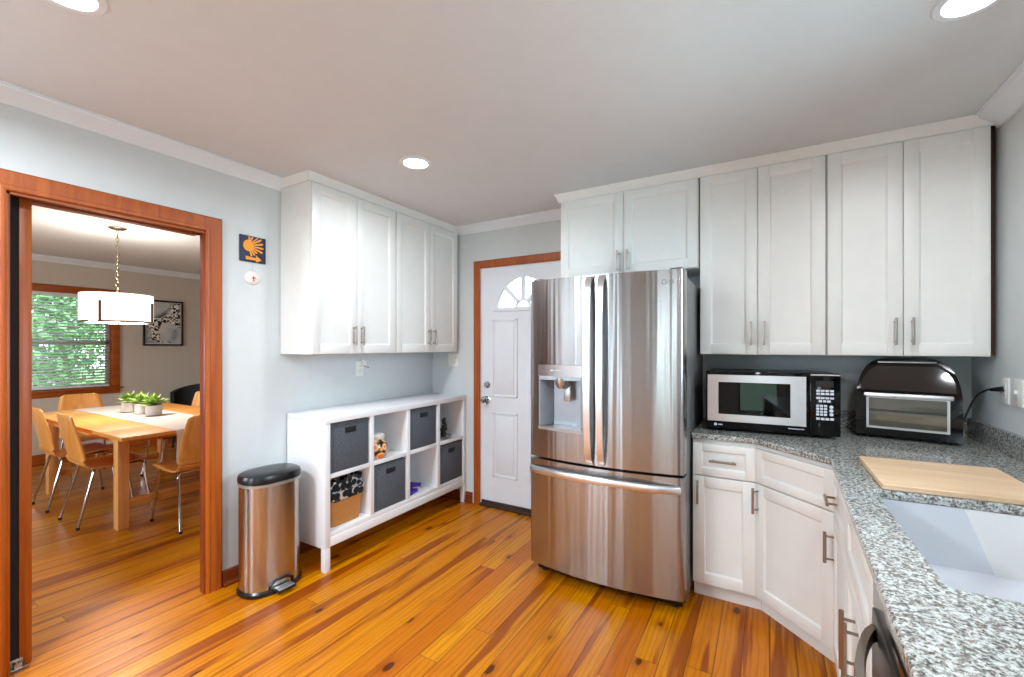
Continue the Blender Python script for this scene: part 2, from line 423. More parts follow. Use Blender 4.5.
struct('trim_6', sweep([(.306, 0), (1.459, 0)], crown, H), 'white_trim')
struct('trim_7', sweep([(1.459, 0), (1.459, -.335), (XR, -.335)], [(a*1.6, b) for a, b in ccr], H), 'cabinet_white')
struct('trim_2', sweep([(XR, -.335), (XR, YF)], [(o*1.35, h*1.0) for o, h in crown], H), 'white_trim')
struct('trim_3', sweep([(DX, YF), (DX, .65), (-WT-.012, .65)], crown, H), 'white_trim')
bb = [(0, 0), (.028, 0), (.028, .012), (.016, .024), (.014, .08), (.010, .088), (0, .09)]
struct('baseboard_left', sweep([(0, DY1+.085), (0, 0), (EX0-.09, 0)], bb, 0), 'trim_red_Y')
struct('baseboard_dining', sweep([(DX, YF), (DX, .65), (-WT-.012, .65)], [(a, b*1.3) for a, b in bb], 0), 'trim_wood_Y')

# doorway casing, jambs and pocket
def casing(path, prof, mp):
    # path in the wall plane, profile offset away from the opening; prof = (offset, out); mp maps (a, z, out) to world
    mb = MB(); P = [Vector(p) for p in path]; n = len(P); rows = []
    def nrm(a, b):
        d = (b-a).normalized(); return Vector((-d.y, d.x))
    for i, p in enumerate(P):
        if i == 0: m = nrm(P[0], P[1])
        elif i == n-1: m = nrm(P[-2], P[-1])
        else:
            a = nrm(P[i-1], p); b = nrm(p, P[i+1]); m = a+b; m = m/m.dot(a)
        rows.append([mb.bm.verts.new(mp(p.x+m.x*o, p.y+m.y*o, h)) for o, h in prof])
    k = len(prof)
    for a, b in zip(rows, rows[1:]):
        for i in range(k): mb.bm.faces.new((a[i], a[(i+1) % k], b[(i+1) % k], b[i]))
    mb.bm.faces.new(rows[0][::-1]); mb.bm.faces.new(rows[-1])
    return mb
CP = [(0, 0), (0, .011), (.010, .017), (.018, .0175), (.022, .015), (.050, .020), (.074, .020), (.083, .012), (.083, 0)]
d1 = struct('door_1', casing([(DY0, 0), (DY0, DZ), (DY1, DZ), (DY1, 0)], CP, lambda a, z, o: (o, a, z)), 'trim_wood_Z')
struct('jamb', MB().box(-.052, .001, DY1-.004, DY1+.012, 0, DZ, .001), 'trim_red_Z', d1)
struct('jamb', MB().box(-WT-.012, -.088, DY0-.02, -2.58, 0, DZ, .003).box(-.088, -.074, -2.622, -2.585, 0, DZ, .002), 'trim_wood_Z', d1, label='split jamb of the door pocket')
struct('jamb', MB().box(-.03, 0, DY0-.001, DY0+.012, 0, DZ, .001), 'trim_wood_Z', d1)
struct('pocket_shade_lining', MB().box(-.087, -.080, -3.5, -2.618, 0, DZ).box(-.036, -.031, -3.5, DY0, 0, DZ).box(-.08, -.036, -3.5, -3.49, 0, DZ), 'pocket_shade', d1)  # lining coloured near-black to stand in for the unlit cavity
struct('head_jamb', MB().box(-.03, 0, DY0, DY1, DZ-.012, DZ).box(-WT-.012, -.085, DY0, DY1, DZ-.012, DZ+.02), 'trim_wood_Y', d1)
struct('door_track', MB().box(-.085, -.03, DY0, DY1, DZ+.014, DZ+.024).box(-.066, -.046, DY0, DY1, DZ-.002, DZ+.014), 'nickel', d1)
struct('door_guide', MB().box(-.08, -.045, -2.66, -2.60, 0, .012, .002).box(-.078, -.073, -2.655, -2.61, .012, .04, .002).cyl((-.07, -2.63, .02), (-.05, -2.63, .02), .012), 'nickel', d1, label='small metal floor guide')
struct('casing', casing([(DY0+.09, 0), (DY0+.09, DZ), (DY1+.055, DZ), (DY1+.055, 0)], CP, lambda a, z, o: (-WT-.012-o, a, z)), 'trim_wood_Z', d1)
struct('jamb', MB().box(-WT-.012, -.052, DY1+.046, DY1+.05, 0, DZ), 'trim_red_Z', d1)

# exterior door
def ext_door():
    y0 = .0; mb = MB()
    cx = (EX0+EX1)/2; r = .262; zc = 1.715
    arc = [(cx+r*math.cos(a), zc+r*math.sin(a)) for a in [PI*k/24 for k in range(25)]]
    mb.holed([(EX0+.004, .045), (EX1-.004, .045), (EX1-.004, EZ-.004), (EX0+.004, EZ-.004)], [arc], .012, .056, 'Y')
    # raised panels
    for px0, px1 in ((EX0+.11, cx-.055), (cx+.055, EX1-.11)):
        for pz0, pz1 in ((.26, .82), (.95, 1.62)):
            for a, b, c, d in ((px0, px1, pz0, pz0+.018), (px0, px1, pz1-.018, pz1), (px0, px0+.018, pz0, pz1), (px1-.018, px1, pz0, pz1)):
                mb.box(a, b, .005, .013, c, d, .004)
            mb.box(px0+.035, px1-.035, .007, .013, pz0+.035, pz1-.035, .005)
    d = struct('door_2', mb, 'door_white')
    mb = MB()
    def arcband(r0, r1, y0, y1, n=24):
        mb.prism([(cx+r1*math.cos(PI*k/n), zc+r1*math.sin(PI*k/n)) for k in range(n+1)]+[(cx+r0*math.cos(PI*k/n), zc+r0*math.sin(PI*k/n)) for k in range(n, -1, -1)], y0, y1, 'Y')
    arcband(r-.012, r+.028, .0, .012); arcband(.055, .075, .004, .02)
    mb.box(cx-r-.028, cx+r+.028, .0, .012, zc-.03, zc+.004, .003)
    for a in (45, 90, 135):
        a = math.radians(a); d_ = Vector((math.cos(a), 0, math.sin(a)))
        c = Vector((cx, .012, zc)); mb.tube([c+d_*.065, c+d_*(r-.005)], 0, sec=[(-.015, -.015), (.015, -.015), (.015, .015), (-.015, .015)])
    struct('fanlight_frame', mb, 'door_white', d)
    struct('fanlight_glass', MB().prism([(cx+(r-.005)*math.cos(PI*k/24), zc+(r-.005)*math.sin(PI*k/24)) for k in range(25)], .032, .036, 'Y'), 'pane', d)
    kx = EX0+.058
    struct('deadbolt', MB(Matrix.Rotation(PI/2, 4, 'X')).lathe([(0, .0), (.031, 0), (.031, .008), (.024, .018), (.012, .02), (.012, .026), (0, .026)], (kx, 1.052, -.012)), 'chrome', d)
    struct('door_knob', MB(Matrix.Rotation(PI/2, 4, 'X')).lathe([(0, 0), (.033, 0), (.033, .006), (.014, .012), (.012, .035), (.026, .045), (.029, .058), (.022, .07), (0, .073)], (kx, .922, -.012)), 'chrome', d)
    struct('threshold', MB().box(EX0, EX1, -.03, .06, 0, .022, .004).box(EX0, EX1, .0, .06, .022, .044), 'dark_brown', d)
    struct('casing', casing([(EX0-.004, 0), (EX0-.004, EZ), (EX1+.004, EZ), (EX1+.004, 0)], [(a*.81, b) for a, b in CP], lambda a, z, o: (a, -o, z)), 'trim_wood_Z', d)
    struct('jamb', MB().box(EX0-.004, EX0+.004, -.001, .11, 0, EZ).box(EX1-.004, EX1+.004, -.001, .11, 0, EZ).box(EX0, EX1, -.001, .11, EZ-.004, EZ+.004), 'door_white', d)
ext_door()

# windows
def window(name, axis, a0, a1, z0, z1, depth0, depth1, trimmat, inner, split=True, trim=.075, proud=.018):
    # axis 'X': wall in the YZ plane; 'Y': wall in the XZ plane; depth0 = room face
    def bx(mb, a, b, d, e, z, zz, bev=.002):
        d, e = min(d, e), max(d, e)
        if axis == 'X': mb.box(d, e, a, b, z, zz, bev)
        else: mb.box(a, b, d, e, z, zz, bev)
    s = 1 if depth1 > depth0 else -1
    mid = depth0+s*.07
    mb = MB(); f = .045
    for (a, b, z, zz) in ((a0, a0+f, z0, z1), (a1-f, a1, z0, z1), (a0, a1, z0, z0+f), (a0, a1, z1-f, z1), (a0, a1, (z0+z1)/2-.03, (z0+z1)/2+.015)):
        bx(mb, a, b, mid-.02, mid+.02, z, zz)
    w_ = struct(name, mb, inner)
    mb = MB(); bx(mb, a0+.01, a1-.01, mid-.002, mid+.002, z0+.01, z1-.01, 0); struct('pane', mb, 'pane', w_)
    mb = MB(); o = depth0-s*proud
    for (a, b, z, zz) in ((a0-trim, a0, z0-trim, z1+trim), (a1, a1+trim, z0-trim, z1+trim), (a0, a1, z1, z1+trim), (a0, a1, z0-trim, z0)):
        bx(mb, a, b, depth0, o, z, zz, .003)
    bx(mb, a0-trim-.03, a1+trim+.03, depth0-s*.045, depth0+s*.03, z0-.02, z0, .004)
    for (a, b, z, zz) in ((a0-.001, a0+.006, z0, z1), (a1-.006, a1+.001, z0, z1), (a0, a1, z1-.006, z1+.001), (a0, a1, z0-.001, z0+.006)):
        bx(mb, a, b, depth0, depth0+s*.115, z, zz, 0)
    struct('window_frame', mb, trimmat, w_)
    return w_
window('window_1', 'X', DW[0], DW[1], DW[2], DW[3], DX, DX-WT, 'trim_wood_Y', 'sash_white', trim=.082)
window('window_2', 'X', WY0, WY1, WZ0, WZ1, XR, XR+WT, 'white_trim', 'sash_white')
window('added_window_3', 'Y', FW[0], FW[1], FW[2], FW[3], YF, YF-WT, 'white_trim', 'sash_white')  # unseen window added to let in frontal fill and cool uplight
window('window_4', 'Y', FW2[0], FW2[1], FW2[2], FW2[3], YF, YF-WT, 'white_trim', 'sash_white')
window('added_window_5', 'Y', FW5[0], FW5[1], FW5[2], FW5[3], YF, YF-WT, 'trim_wood_X', 'sash_white')  # unseen window added to brighten the dining room
# blind
t = thing('window_blind', 'white slatted blind hanging in the dining room window', 'window blind', (DX+.03, (DW[0]+DW[1])/2, DW[2]))
by0, by1 = DW[0]+.012, DW[1]-.012
part('headrail', MB().box(DX-.045, DX-.003, by0, by1, DW[3]-.05, DW[3]-.006, .003), 'blind', t)
mb = MB(); z = DW[2]+.05
while z < DW[3]-.06:
    c = math.cos(math.radians(20))*.022; s_ = math.sin(math.radians(20))*.022
    mb.quad([(DX-.025-c, by0, z+s_), (DX-.025+c, by0, z-s_), (DX-.025+c, by1, z-s_), (DX-.025-c, by1, z+s_)]); z += .036
sl = part('slats', mb, 'blind', t, recalc=False); sm = sl.modifiers.new('s', 'SOLIDIFY'); sm.thickness = .002
part('bottom_rail', MB().box(DX-.045, DX-.008, by0, by1, DW[2]+.012, DW[2]+.035, .004), 'blind', t)

# ------------------------------------------------------------ outdoors
struct('ground', MB().box(-40, 40, -40, 40, -.35, -.25), 'ground_green')
def tree(x, y, h, r, n, label, seed):
    rnd = random.Random(seed); t = thing('garden_tree', label, 'tree', (x, y, -.25), group='trees outside the dining room window')
    part('trunk', MB().tube([(x, y, -.25), (x+.05, y+.03, h*.3), (x, y, h*.6)], [.14, .11, .06], 10), 'dark_brown', t)
    mb = MB()
    for _ in range(n):
        while True:
            p = Vector((rnd.uniform(-1, 1), rnd.uniform(-1, 1), rnd.uniform(-1, 1)))
            if p.length < 1: break
        c = Vector((x, y, h*.55))+Vector((p.x*r, p.y*r, p.z*h*.5)); s = rnd.uniform(.05, .11)
        a = Vector((rnd.gauss(0, 1), rnd.gauss(0, 1), rnd.gauss(0, 1))).normalized(); b = a.cross(Vector((rnd.gauss(0, 1), rnd.gauss(0, 1), rnd.gauss(0, 1)))).normalized()
        mb.quad([c-a*s, c-b*s*.45, c+a*s, c+b*s*.45])
    f = part('foliage', mb, 'tree_leaf', t, recalc=False)
for i, (x, y, h, r) in enumerate(((-8.6, -.9, 3.8, 1.15), (-8.9, 1.6, 4.2, 1.3), (-11.6, .4, 5.3, 1.25), (-11.9, 3.1, 5.5, 1.4))):
    tree(x, y, h, r, 5200, 'green leafy garden tree seen through the dining room blind', i)

# ------------------------------------------------------------ cabinets
def shaker(parent, F, u0, u1, w0, w1, st=.058, name='door', mat='cabinet_white', rail=None):
    rail = rail or st; mb = MB(F); t = .02; b = .0015
    mb.box(u0, u0+st, 0, t, w0, w1, b); mb.box(u1-st, u1, 0, t, w0, w1, b)
    mb.box(u0+st, u1-st, 0, t, w0, w0+rail, b); mb.box(u0+st, u1-st, 0, t, w1-rail, w1, b)
    mb.box(u0+st-.002, u1-st+.002, 0, t-.009, w0+rail-.002, w1-rail+.002)
    # sloped inner bead
    a0, a1, c0, c1 = u0+st, u1-st, w0+rail, w1-rail; k = .007
    for q in (((a0, c0), (a1, c0), (a1-k, c0+k), (a0+k, c0+k)), ((a0, c1), (a1, c1), (a1-k, c1-k), (a0+k, c1-k)),
              ((a0, c0), (a0, c1), (a0+k, c1-k), (a0+k, c0+k)), ((a1, c0), (a1, c1), (a1-k, c1-k), (a1-k, c0+k))):
        mb.quad([(q[0][0], t-.002, q[0][1]), (q[1][0], t-.002, q[1][1]), (q[2][0], t-.0088, q[2][1]), (q[3][0], t-.0088, q[3][1])])
    return part(name, mb, mat, parent)
def pull(parent, F, u, w, L=.128, vert=True, mat='nickel', style='flat', off=.032, v0=.02):
    mb = MB(F)
    def pt(a, v): return (u, v, w+a) if vert else (u+a, v, w)
    for a in (-L*.36, L*.36): mb.cyl(pt(a, v0-.001), pt(a, v0+off), .0045, seg=8)
    if style == 'beaded':
        n = 25; pts = [pt(-L/2+L*k/(n-1), v0+off) for k in range(n)]
        mb.tube(pts, [.0052+.0028*abs(math.sin(PI*k/3.0)) if 1 < k < n-2 else .0045 for k in range(n)], 10)
    elif style == 'round': mb.cyl(pt(-L/2, v0+off), pt(L/2, v0+off), .0065, seg=12)
    else:
        if vert: mb.box(u-.0055, u+.0055, v0+off-.004, v0+off+.005, w-L/2, w+L/2, .002)
        else: mb.box(u-L/2, u+L/2, v0+off-.004, v0+off+.005, w-.0055, w+.0055, .002)
    return part('handle', mb, mat, parent)
UPZ = 1.338
def upper(name, label, F, w, z0, z1, depth, splits, loc, hstyle, hz, hmat='nickel', side0=True, crownz=H-.03, group=None):
    t = thing(name, label, 'kitchen cabinet', loc, group=group)
    mb = MB(F); th = .018
    mb.box(0, w, -depth, 0, z0, crownz, .001)
    part('cabinet_body', mb, 'cabinet_white', t)
    g = .0016
    for k, (a, b) in enumerate(zip(splits, splits[1:])):
        d = shaker(t, F, a+g, b-g, z0+.003, z1)
        u = b-.032 if k % 2 == 0 else a+.032
        pull(d, F, u, hz, L=.135, mat=hmat, style=hstyle)
    return t
# left pair (face x=.352, along y)
FL = frame((.302, -1.494, 0), (0, 1, 0), (1, 0, 0))
upper('wall_cabinet', 'white wall cabinet above the cube shelf, nearer the dining doorway', FL, .706, UPZ, 2.396, .298, [.004, .344, .702], (.166, -1.15, UPZ), 'beaded', 1.462)
FL2 = frame((.302, -.787, 0), (0, 1, 0), (1, 0, 0))
upper('wall_cabinet', 'white wall cabinet above the cube shelf, in the corner beside the white door', FL2, .757, UPZ, 2.396, .298, [.004, .388, .752], (.166, -.41, UPZ), 'beaded', 1.462)
FB = lambda x: frame((x, -.33, 0), (1, 0, 0), (0, -1, 0))
upper('wall_cabinet', 'short white wall cabinet directly above the stainless fridge', FB(1.461), .905, 1.862, 2.400, .328, [.004, .449, .901], (1.91, -.165, 1.862), 'round', 1.945)
upper('wall_cabinet', 'tall white wall cabinet above the microwave', FB(2.372), .620, UPZ+.002, 2.400, .328, [.003, .304, .617], (2.68, -.165, UPZ), 'flat', 1.462)
upper('wall_cabinet', 'tall white wall cabinet above the black countertop oven', FB(2.994), .618, UPZ+.002, 2.400, .328, [.003, .308, .615], (3.3, -.165, UPZ), 'flat', 1.462)
struct('trim_4', MB().box(3.6125, XR-.008, -.300, -.002, UPZ+.01, H-.03), 'dark_brown')  # dark brown strip filling the gap between cabinet and right wall

# base cabinets
CT0, CT1 = .884, .914
BX = 2.676; DG = .27; BY = -.583; FXr = 2.957     # front planes (carcass)
def base(name, label, F, w, loc, kinds, depth=.55, poly=None, toe=.05, group=None, tk=(0, 0)):
    t = thing(name, label, 'kitchen cabinet', loc, group=group)
    if poly: part('cabinet_body', MB().prism(poly, .095, CT0-.001), 'cabinet_white', t)
    else: part('cabinet_body', MB(F).box(0, w, -depth, 0, .095, CT0-.001, .001), 'cabinet_white', t)
    part('toe_kick', MB(F).box(tk[0], w+tk[1], -toe-.012, -toe, 0, .096), 'cabinet_white', t)
    for k in kinds:
        typ, a, b, z0, z1, hp = k
        if typ == 'drawer':
            d = shaker(t, F, a, b, z0, z1, st=.045, name='drawer', rail=.04)
        else: d = shaker(t, F, a, b, z0, z1)
        if hp:
            u, wz, vert, L, hm, st = hp; pull(d, F, u, wz, L, vert, hm, st)
    return t
FA = frame((2.366, BY, 0), (1, 0, 0), (0, -1, 0))
base('base_cabinet', 'narrow white base cabinet beside the fridge with one drawer and one door', FA, .309, (2.51, -.3, 0),
     [('drawer', .003, .305, .688, .862, (.152, .775, False, .13, 'bronze_nickel', 'round')), ('door', .003, .305, .098, .682, (.03, .60, True, .13, 'bronze_nickel', 'flat'))], depth=.58, tk=(0, .0207))
FXr = 2.984; DGy = BY-(FXr-BX); SL = .034
def RX(y, off=0): return FXr+off+SL*(y-DGy)
def RF(y): return frame((RX(y), y, 0), Vector((SL, 1, 0)).normalized(), Vector((-1, SL, 0)).normalized())
FD = frame((BX, BY, 0), (math.sqrt(.5), -math.sqrt(.5), 0), (-math.sqrt(.5), -math.sqrt(.5), 0)); dl = (FXr-BX)*math.sqrt(2)
base('base_cabinet', 'angled white corner base cabinet with false drawer front above one door', FD, dl, (3.0, -.5, 0),
     [('drawer', .004, dl-.006, .688, .862, None), ('door', .004, dl-.006, .098, .682, (.028, .60, True, .13, 'bronze_nickel', 'round'))],
     poly=[(BX+.001, BY), (FXr, DGy+.001), (XR-.004, DGy+.001), (XR-.004, -.003), (BX+.001, -.003)], tk=(-.0207, .0207))
FR = RF(-1.902)
base('base_cabinet', 'narrow white base cabinet left of the sink cabinet with drawer and door', RF(-1.365), DGy+1.365-.001, (3.3, -1.07, 0),
     [('drawer', .003, DGy+1.365-.012, .688, .862, (DGy+1.365-.12, .765, False, .13, 'bronze_nickel', 'round')), ('door', .003, DGy+1.365-.012, .098, .682, (DGy+1.365-.045, .545, True, .13, 'bronze_nickel', 'round'))], depth=.60, poly=[(RX(DGy)+.001, DGy-.001), (RX(-1.365)+.001, -1.365), (3.0, -1.365), (3.0, -1.30), (XR-.004, -1.30), (XR-.004, DGy-.001)], tk=(0, .02))
base('base_cabinet', 'white double door sink base cabinet under the white basin', FR, .535, (3.3, -1.66, 0),
     [('drawer', .003, .532, .688, .862, None), ('door', .003, .265, .098, .682, (.232, .535, True, .17, 'bronze_nickel', 'round')), ('door', .268, .532, .098, .682, (.300, .535, True, .17, 'bronze_nickel', 'round'))],
     poly=[(RX(-1.902), -1.902), (RX(-1.367), -1.367), (3.0, -1.367), (3.0, -1.902)])
# countertop
SX0, SX1, SY0, SY1 = 3.028, 3.44, -2.003, -1.318
def rr(x0, x1, y0, y1, r, n=5):
    pts = []
    for cx, cy, a0 in ((x1-r, y1-r, 0), (x0+r, y1-r, 90), (x0+r, y0+r, 180), (x1-r, y0+r, 270)):
        for k in range(n+1):
            a = math.radians(a0+90*k/n); pts.append((cx+r*math.cos(a), cy+r*math.sin(a)))
    return pts
def sky(pts): return [(p[0], p[1]+(.022*(p[0]-SX0)/.41 if p[1] > -1.6 else 0)) for p in pts]
mb = MB(); cf = BY-.028; cxr = FXr-.030
mb.holed([(2.362, -.001), (2.362, cf), (BX-.012, cf), (cxr, cf-(cxr-BX+.012)), (RX(-2.55, -.030), -2.55), (XR-.001, -2.55), (XR-.001, -.001)], [sky(rr(SX0, SX1, SY0, SY1, .014))], CT0, CT1)
o = part('countertop', mb, 'granite'); origin_to(o, (2.9, -.6, CT0))
bv = o.modifiers.new('bevel', 'BEVEL'); bv.width = .006; bv.segments = 3; bv.limit_method = 'ANGLE'; bv.angle_limit = math.radians(50)
tag(o, 'speckled grey granite countertop running around the corner to the sink', 'countertop')
part('backsplash', MB(Matrix()).box(2.375, XR-.001, -.022, -.001, CT1, CT1+.10, .002).box(XR-.022, XR-.001, -2.55, -.022, CT1, CT1+.10, .002), 'granite', o)
# sink
t = thing('sink', 'white rectangular basin set under the granite countertop', 'sink', ((SX0+SX1)/2, (SY0+SY1)/2, CT0-.23))
mb = MB(); r0 = sky(rr(SX0-.006, SX1+.006, SY0-.006, SY1+.006, .020)); bm = mb.bm
def ring(pts, z): return [bm.verts.new((p[0], p[1], z)) for p in pts]
cx_, cy_ = (SX0+SX1)/2, (SY0+SY1)/2
def sc2(k): return [(cx_+(p[0]-cx_)*k, cy_+(p[1]-cy_)*k) for p in r0]
rings = [ring(sc2(1.04), CT0-.001), ring(sc2(1.0), CT0-.001), ring(sc2(.990), CT0-.19), ring(sc2(.94), CT0-.21), ring(sc2(.88), CT0-.218), ring(sc2(.2), CT0-.224)]
for a, b in zip(rings, rings[1:]):
    for k in range(len(a)): bm.faces.new((a[k], a[(k+1) % len(a)], b[(k+1) % len(a)], b[k]))
bm.faces.new(rings[-1])
o = part('basin', mb, 'sink_white', t, recalc=False); so = o.modifiers.new('s', 'SOLIDIFY'); so.thickness = .006; so.offset = -1
part('drain', MB().lathe([(0, 0), (.036, 0), (.042, .002), (.042, .005), (.03, .003), (0, .002)], (cx_, cy_, CT0-.2239)), 'chrome', t)
# faucet
t = thing('kitchen_faucet', 'chrome gooseneck faucet with spray head reaching over the white sink', 'faucet', (3.535, -1.70, CT1))
part('base', MB().lathe([(0, 0), (.03, 0), (.03, .008), (.022, .014), (.019, .06), (0, .06)], (3.535, -1.70, CT1)), 'chrome', t)
pts = [(3.535, -1.70, CT1+.06), (3.535, -1.70, 1.12)]
for k in range(0, 13):
    a = math.radians(175*k/12*.88); pts.append((3.415+.12*math.cos(a), -1.70, 1.14+.12*math.sin(a)))
part('neck', MB().tube(pts, .0125, 14), 'chrome', t)
e = Vector(pts[-1]); d = (Vector(pts[-1])-Vector(pts[-2])).normalized()
part('spray_head', MB().tube([e-d*.005, e+d*.02, e+d*.075, e+d*.085], [.014, .018, .021, .017], 16), 'chrome', t)
part('lever', MB().tube([(3.535, -1.72, CT1+.045), (3.535, -1.76, CT1+.07), (3.53, -1.80, CT1+.10)], [.008, .006, .005], 10), 'chrome', t)
# dishwasher
t = thing('dishwasher', 'dark steel dishwasher with curved bar handle at the near end of the counter', 'dishwasher', (3.3, -2.26, 0))
FW_ = RF(-2.503); dw = .598
part('cabinet_body', MB(FW_).box(0, .478, -.58, 0, .02, CT0-.003).box(.478, dw, -.05, 0, .02, CT0-.003), 'black_plastic', t)
part('door', MB(FW_).box(.002, dw-.002, 0, .022, .10, .797, .005), 'dark_steel', t)
part('control_panel', MB(FW_).box(.002, dw-.002, 0, .020, .800, CT0-.004, .004), 'black_gloss', t)
pts = [(.045+.505*k/20, .022+.050*math.sin(PI*k/20)**.7, .762) for k in range(21)]
part('handle', MB(FW_).tube(pts, 0, sec=[(-.007, -.014), (.007, -.014), (.009, 0), (.007, .014), (-.007, .014), (-.009, 0)]), 'bronze_nickel', t)
part('toe_kick', MB(FW_).box(.002, dw-.002, -.06, -.05, 0, .098), 'black_plastic', t)
t2 = thing('end_panel', 'white side panel closing the near end of the counter run', 'panel', (3.3, -2.52, 0))
part('panel', MB().box(RX(-2.54)+.0, XR-.004, -2.548, -2.530, 0, CT0-.001, .001), 'cabinet_white', t2)

# cutting board
o = part('cutting_board', MB().prism([(x, y+.026*(x-3.05)/.41) for x, y in rr(3.05, 3.462, -1.316, -.886, .012)], CT1+.001, CT1+.020), 'board_wood'); origin_to(o, (3.25, -1.1, CT1+.001))
bv = o.modifiers.new('bevel', 'BEVEL'); bv.width = .003; bv.segments = 2; bv.limit_method = 'ANGLE'
tag(o, 'pale wooden cutting board lying on granite beside the sink', 'cutting board')

# ------------------------------------------------------------ fridge
FX0, FX1 = 1.466, 2.356; FCX = (FX0+FX1)/2; HW = (FX1-FX0)/2
def fy(x):
    k = (x-FCX)/HW; k = max(-1, min(1, k)); y = -.862+.050*k*k
    e = min(x-FX0, FX1-x)
    if e < .02: y += .020*(1-math.sqrt(max(0, 1-(1-e/.02)**2)))
    return y
def curved(mb, x0, x1, z0, z1, yb=-.722, n=18):
    xs = set([x0+(x1-x0)*k/n for k in range(n+1)])
    for e in (.0, .001, .003, .006, .01, .015, .022, .03):
        for q in (FX0+e, FX1-e):
            if x0 <= q <= x1: xs.add(q)
    xs = sorted(xs); tmp = []
    for q in xs:
        if not tmp or q-tmp[-1] > 5e-4: tmp.append(q)
    mb.prism([(x, fy(x)) for x in tmp]+[(tmp[-1], yb), (tmp[0], yb)], z0, z1)
fr = thing('refrigerator', 'large stainless steel french door refrigerator with ice and water dispenser', 'refrigerator', (FCX, -.4, 0))
part('cabinet_body', MB().box(FX0+.006, FX1-.002, -.70, -.04, .03, 1.755, .004), 'dark_grey_side', fr)
part('door_gasket', MB().box(FX0+.02, FX1-.02, -.723, -.699, .07, 1.75), 'black_plastic', fr)
part('kick_plate', MB().box(FX0+.02, FX1-.02, -.74, -.70, .012, .078, .003), 'black_plastic', fr)
for x in (FX0+.06, FX1-.06):
    part('foot', MB().cyl((x, -.72, 0), (x, -.72, .014), .018), 'rubber', fr)
    part('foot', MB().cyl((x, -.1, 0), (x, -.1, .031), .018), 'rubber', fr)
SEAM = 1.894; ZD0, ZD1 = .727, 1.785
q0, q1, e0, e1 = 1.530, 1.822, .893, 1.280
mb = MB(); curved(mb, FX0, SEAM-.003, ZD0, e0); curved(mb, FX0, SEAM-.003, e1, ZD1); curved(mb, FX0, q0, e0, e1, n=4); curved(mb, q1, SEAM-.003, e0, e1, n=4)
ld = part('door', mb, 'stainless', fr, label='left stainless door with dispenser')
mb = MB(); curved(mb, SEAM+.003, FX1, ZD0, ZD1, n=30); rd = part('door', mb, 'stainless', fr, label='plain right stainless door')
mb = MB(); curved(mb, FX0, FX1, .080, .712, n=44); fd = part('freezer_drawer', mb, 'stainless', fr)
part('hinge_cover', MB().box(FX1-.075, FX1-.01, -.79, -.66, 1.755, 1.80, .008), 'dark_grey_side', fr)
part('hinge_cover', MB().box(FX0+.01, FX0+.075, -.79, -.66, 1.755, 1.80, .008), 'dark_grey_side', fr)
# dispenser
ym = fy((q0+q1)/2)
mb = MB(); pz = 1.212
mb.prism([(q0, fy(q0)-.002), ((q0+q1)/2, ym-.004), (q1, fy(q1)-.002), (q1, -.76), (q0, -.76)], pz, e1-.001); ds = part('dispenser_panel', mb, 'stainless_flat', ld)
for k in range(3): part('button', MB().box(q0+.09+k*.04, q0+.115+k*.04, ym-.0055, ym-.003, 1.245, 1.25), 'silver_plastic', ds)
mb = MB()
mb.box(q0, q1, -.728, -.722, e0, pz)          # back
cavity = [(q0+.002, fy(q0)+.002), (q0+.012, fy(q0)), (q0+.055, -.745), (q0+.06, -.727), (q0+.002, -.727)]
mb.prism(cavity, e0+.02, pz)
mb.prism([(q1-.002, fy(q1)+.002), (q1-.010, fy(q1)), (q1-.035, -.745), (q1-.04, -.727), (q1-.002, -.727)], e0+.02, pz)
part('dispenser_recess', mb, 'dispenser_grey', ld)
mb = MB(); mb.prism([(q0, fy(q0)), ((q0+q1)/2, ym-.001), (q1, fy(q1)), (q1, -.727), (q0, -.727)], e0, e0+.018)
part('drip_tray', mb, 'silver_plastic', ld)
mb = MB(); cxd = (q0+q1)/2
mb.prism([(q0+.01, ym+.012), (cxd, ym+.002), (q1-.01, ym+.012), (q1-.02, -.73), (q0+.02, -.73)], pz-.022, pz)
mb.prism([(cxd-.045, 0), (cxd+.045, 0), (cxd+.03, -.045), (cxd-.03, -.045)], -.83, -.76, 'Y') if False else None
part('dispenser_canopy', mb, 'dispenser_grey', ld)
part('spout', MB().lathe([(0, -.062), (.02, -.062), (.03, -.048), (.040, -.02), (.040, 0), (0, 0)], (cxd, -.812, pz-.01), 24), 'stainless_flat', ld)
part('paddle', MB().box(cxd-.012+.012, cxd+.045, -.785, -.775, pz-.15, pz-.06, .004), 'silver_plastic', ld)
# handles
def vband(x, side):
    pts = []; n = 28; z0, z1 = ZD0+.015, ZD1-.012
    for k in range(n+1):
        s_ = k/n; bow = math.sin(PI*s_)**.4
        pts.append((x+side*.012*(1-bow), fy(x)-.004-.052*bow, z0+(z1-z0)*s_))
    return MB().tube(pts, 0, sec=[(-.0175, -.008), (-.0175, .003), (-.010, .007), (0, .008), (.010, .007), (.0175, .003), (.0175, -.008)])
part('handle', vband(SEAM-.025, 0), 'stainless_handle', ld); part('handle', vband(SEAM+.046, 0), 'stainless_handle', rd)
pts = []
for k in range(41):
    s_ = k/40; x = FX0+.012+(FX1-FX0-.03)*s_; bow = math.sin(PI*s_)**.5
    pts.append((x, fy(x)-.004-.045*bow, .650+.012*math.cos(PI*(s_-.5))*1.0-.0))
part('handle', MB().tube(pts, 0, sec=[(-.008, -.020), (.006, -.020), (.009, -.012), (.010, .004), (.006, .016), (-.008, .020)]), 'stainless_handle', fd)
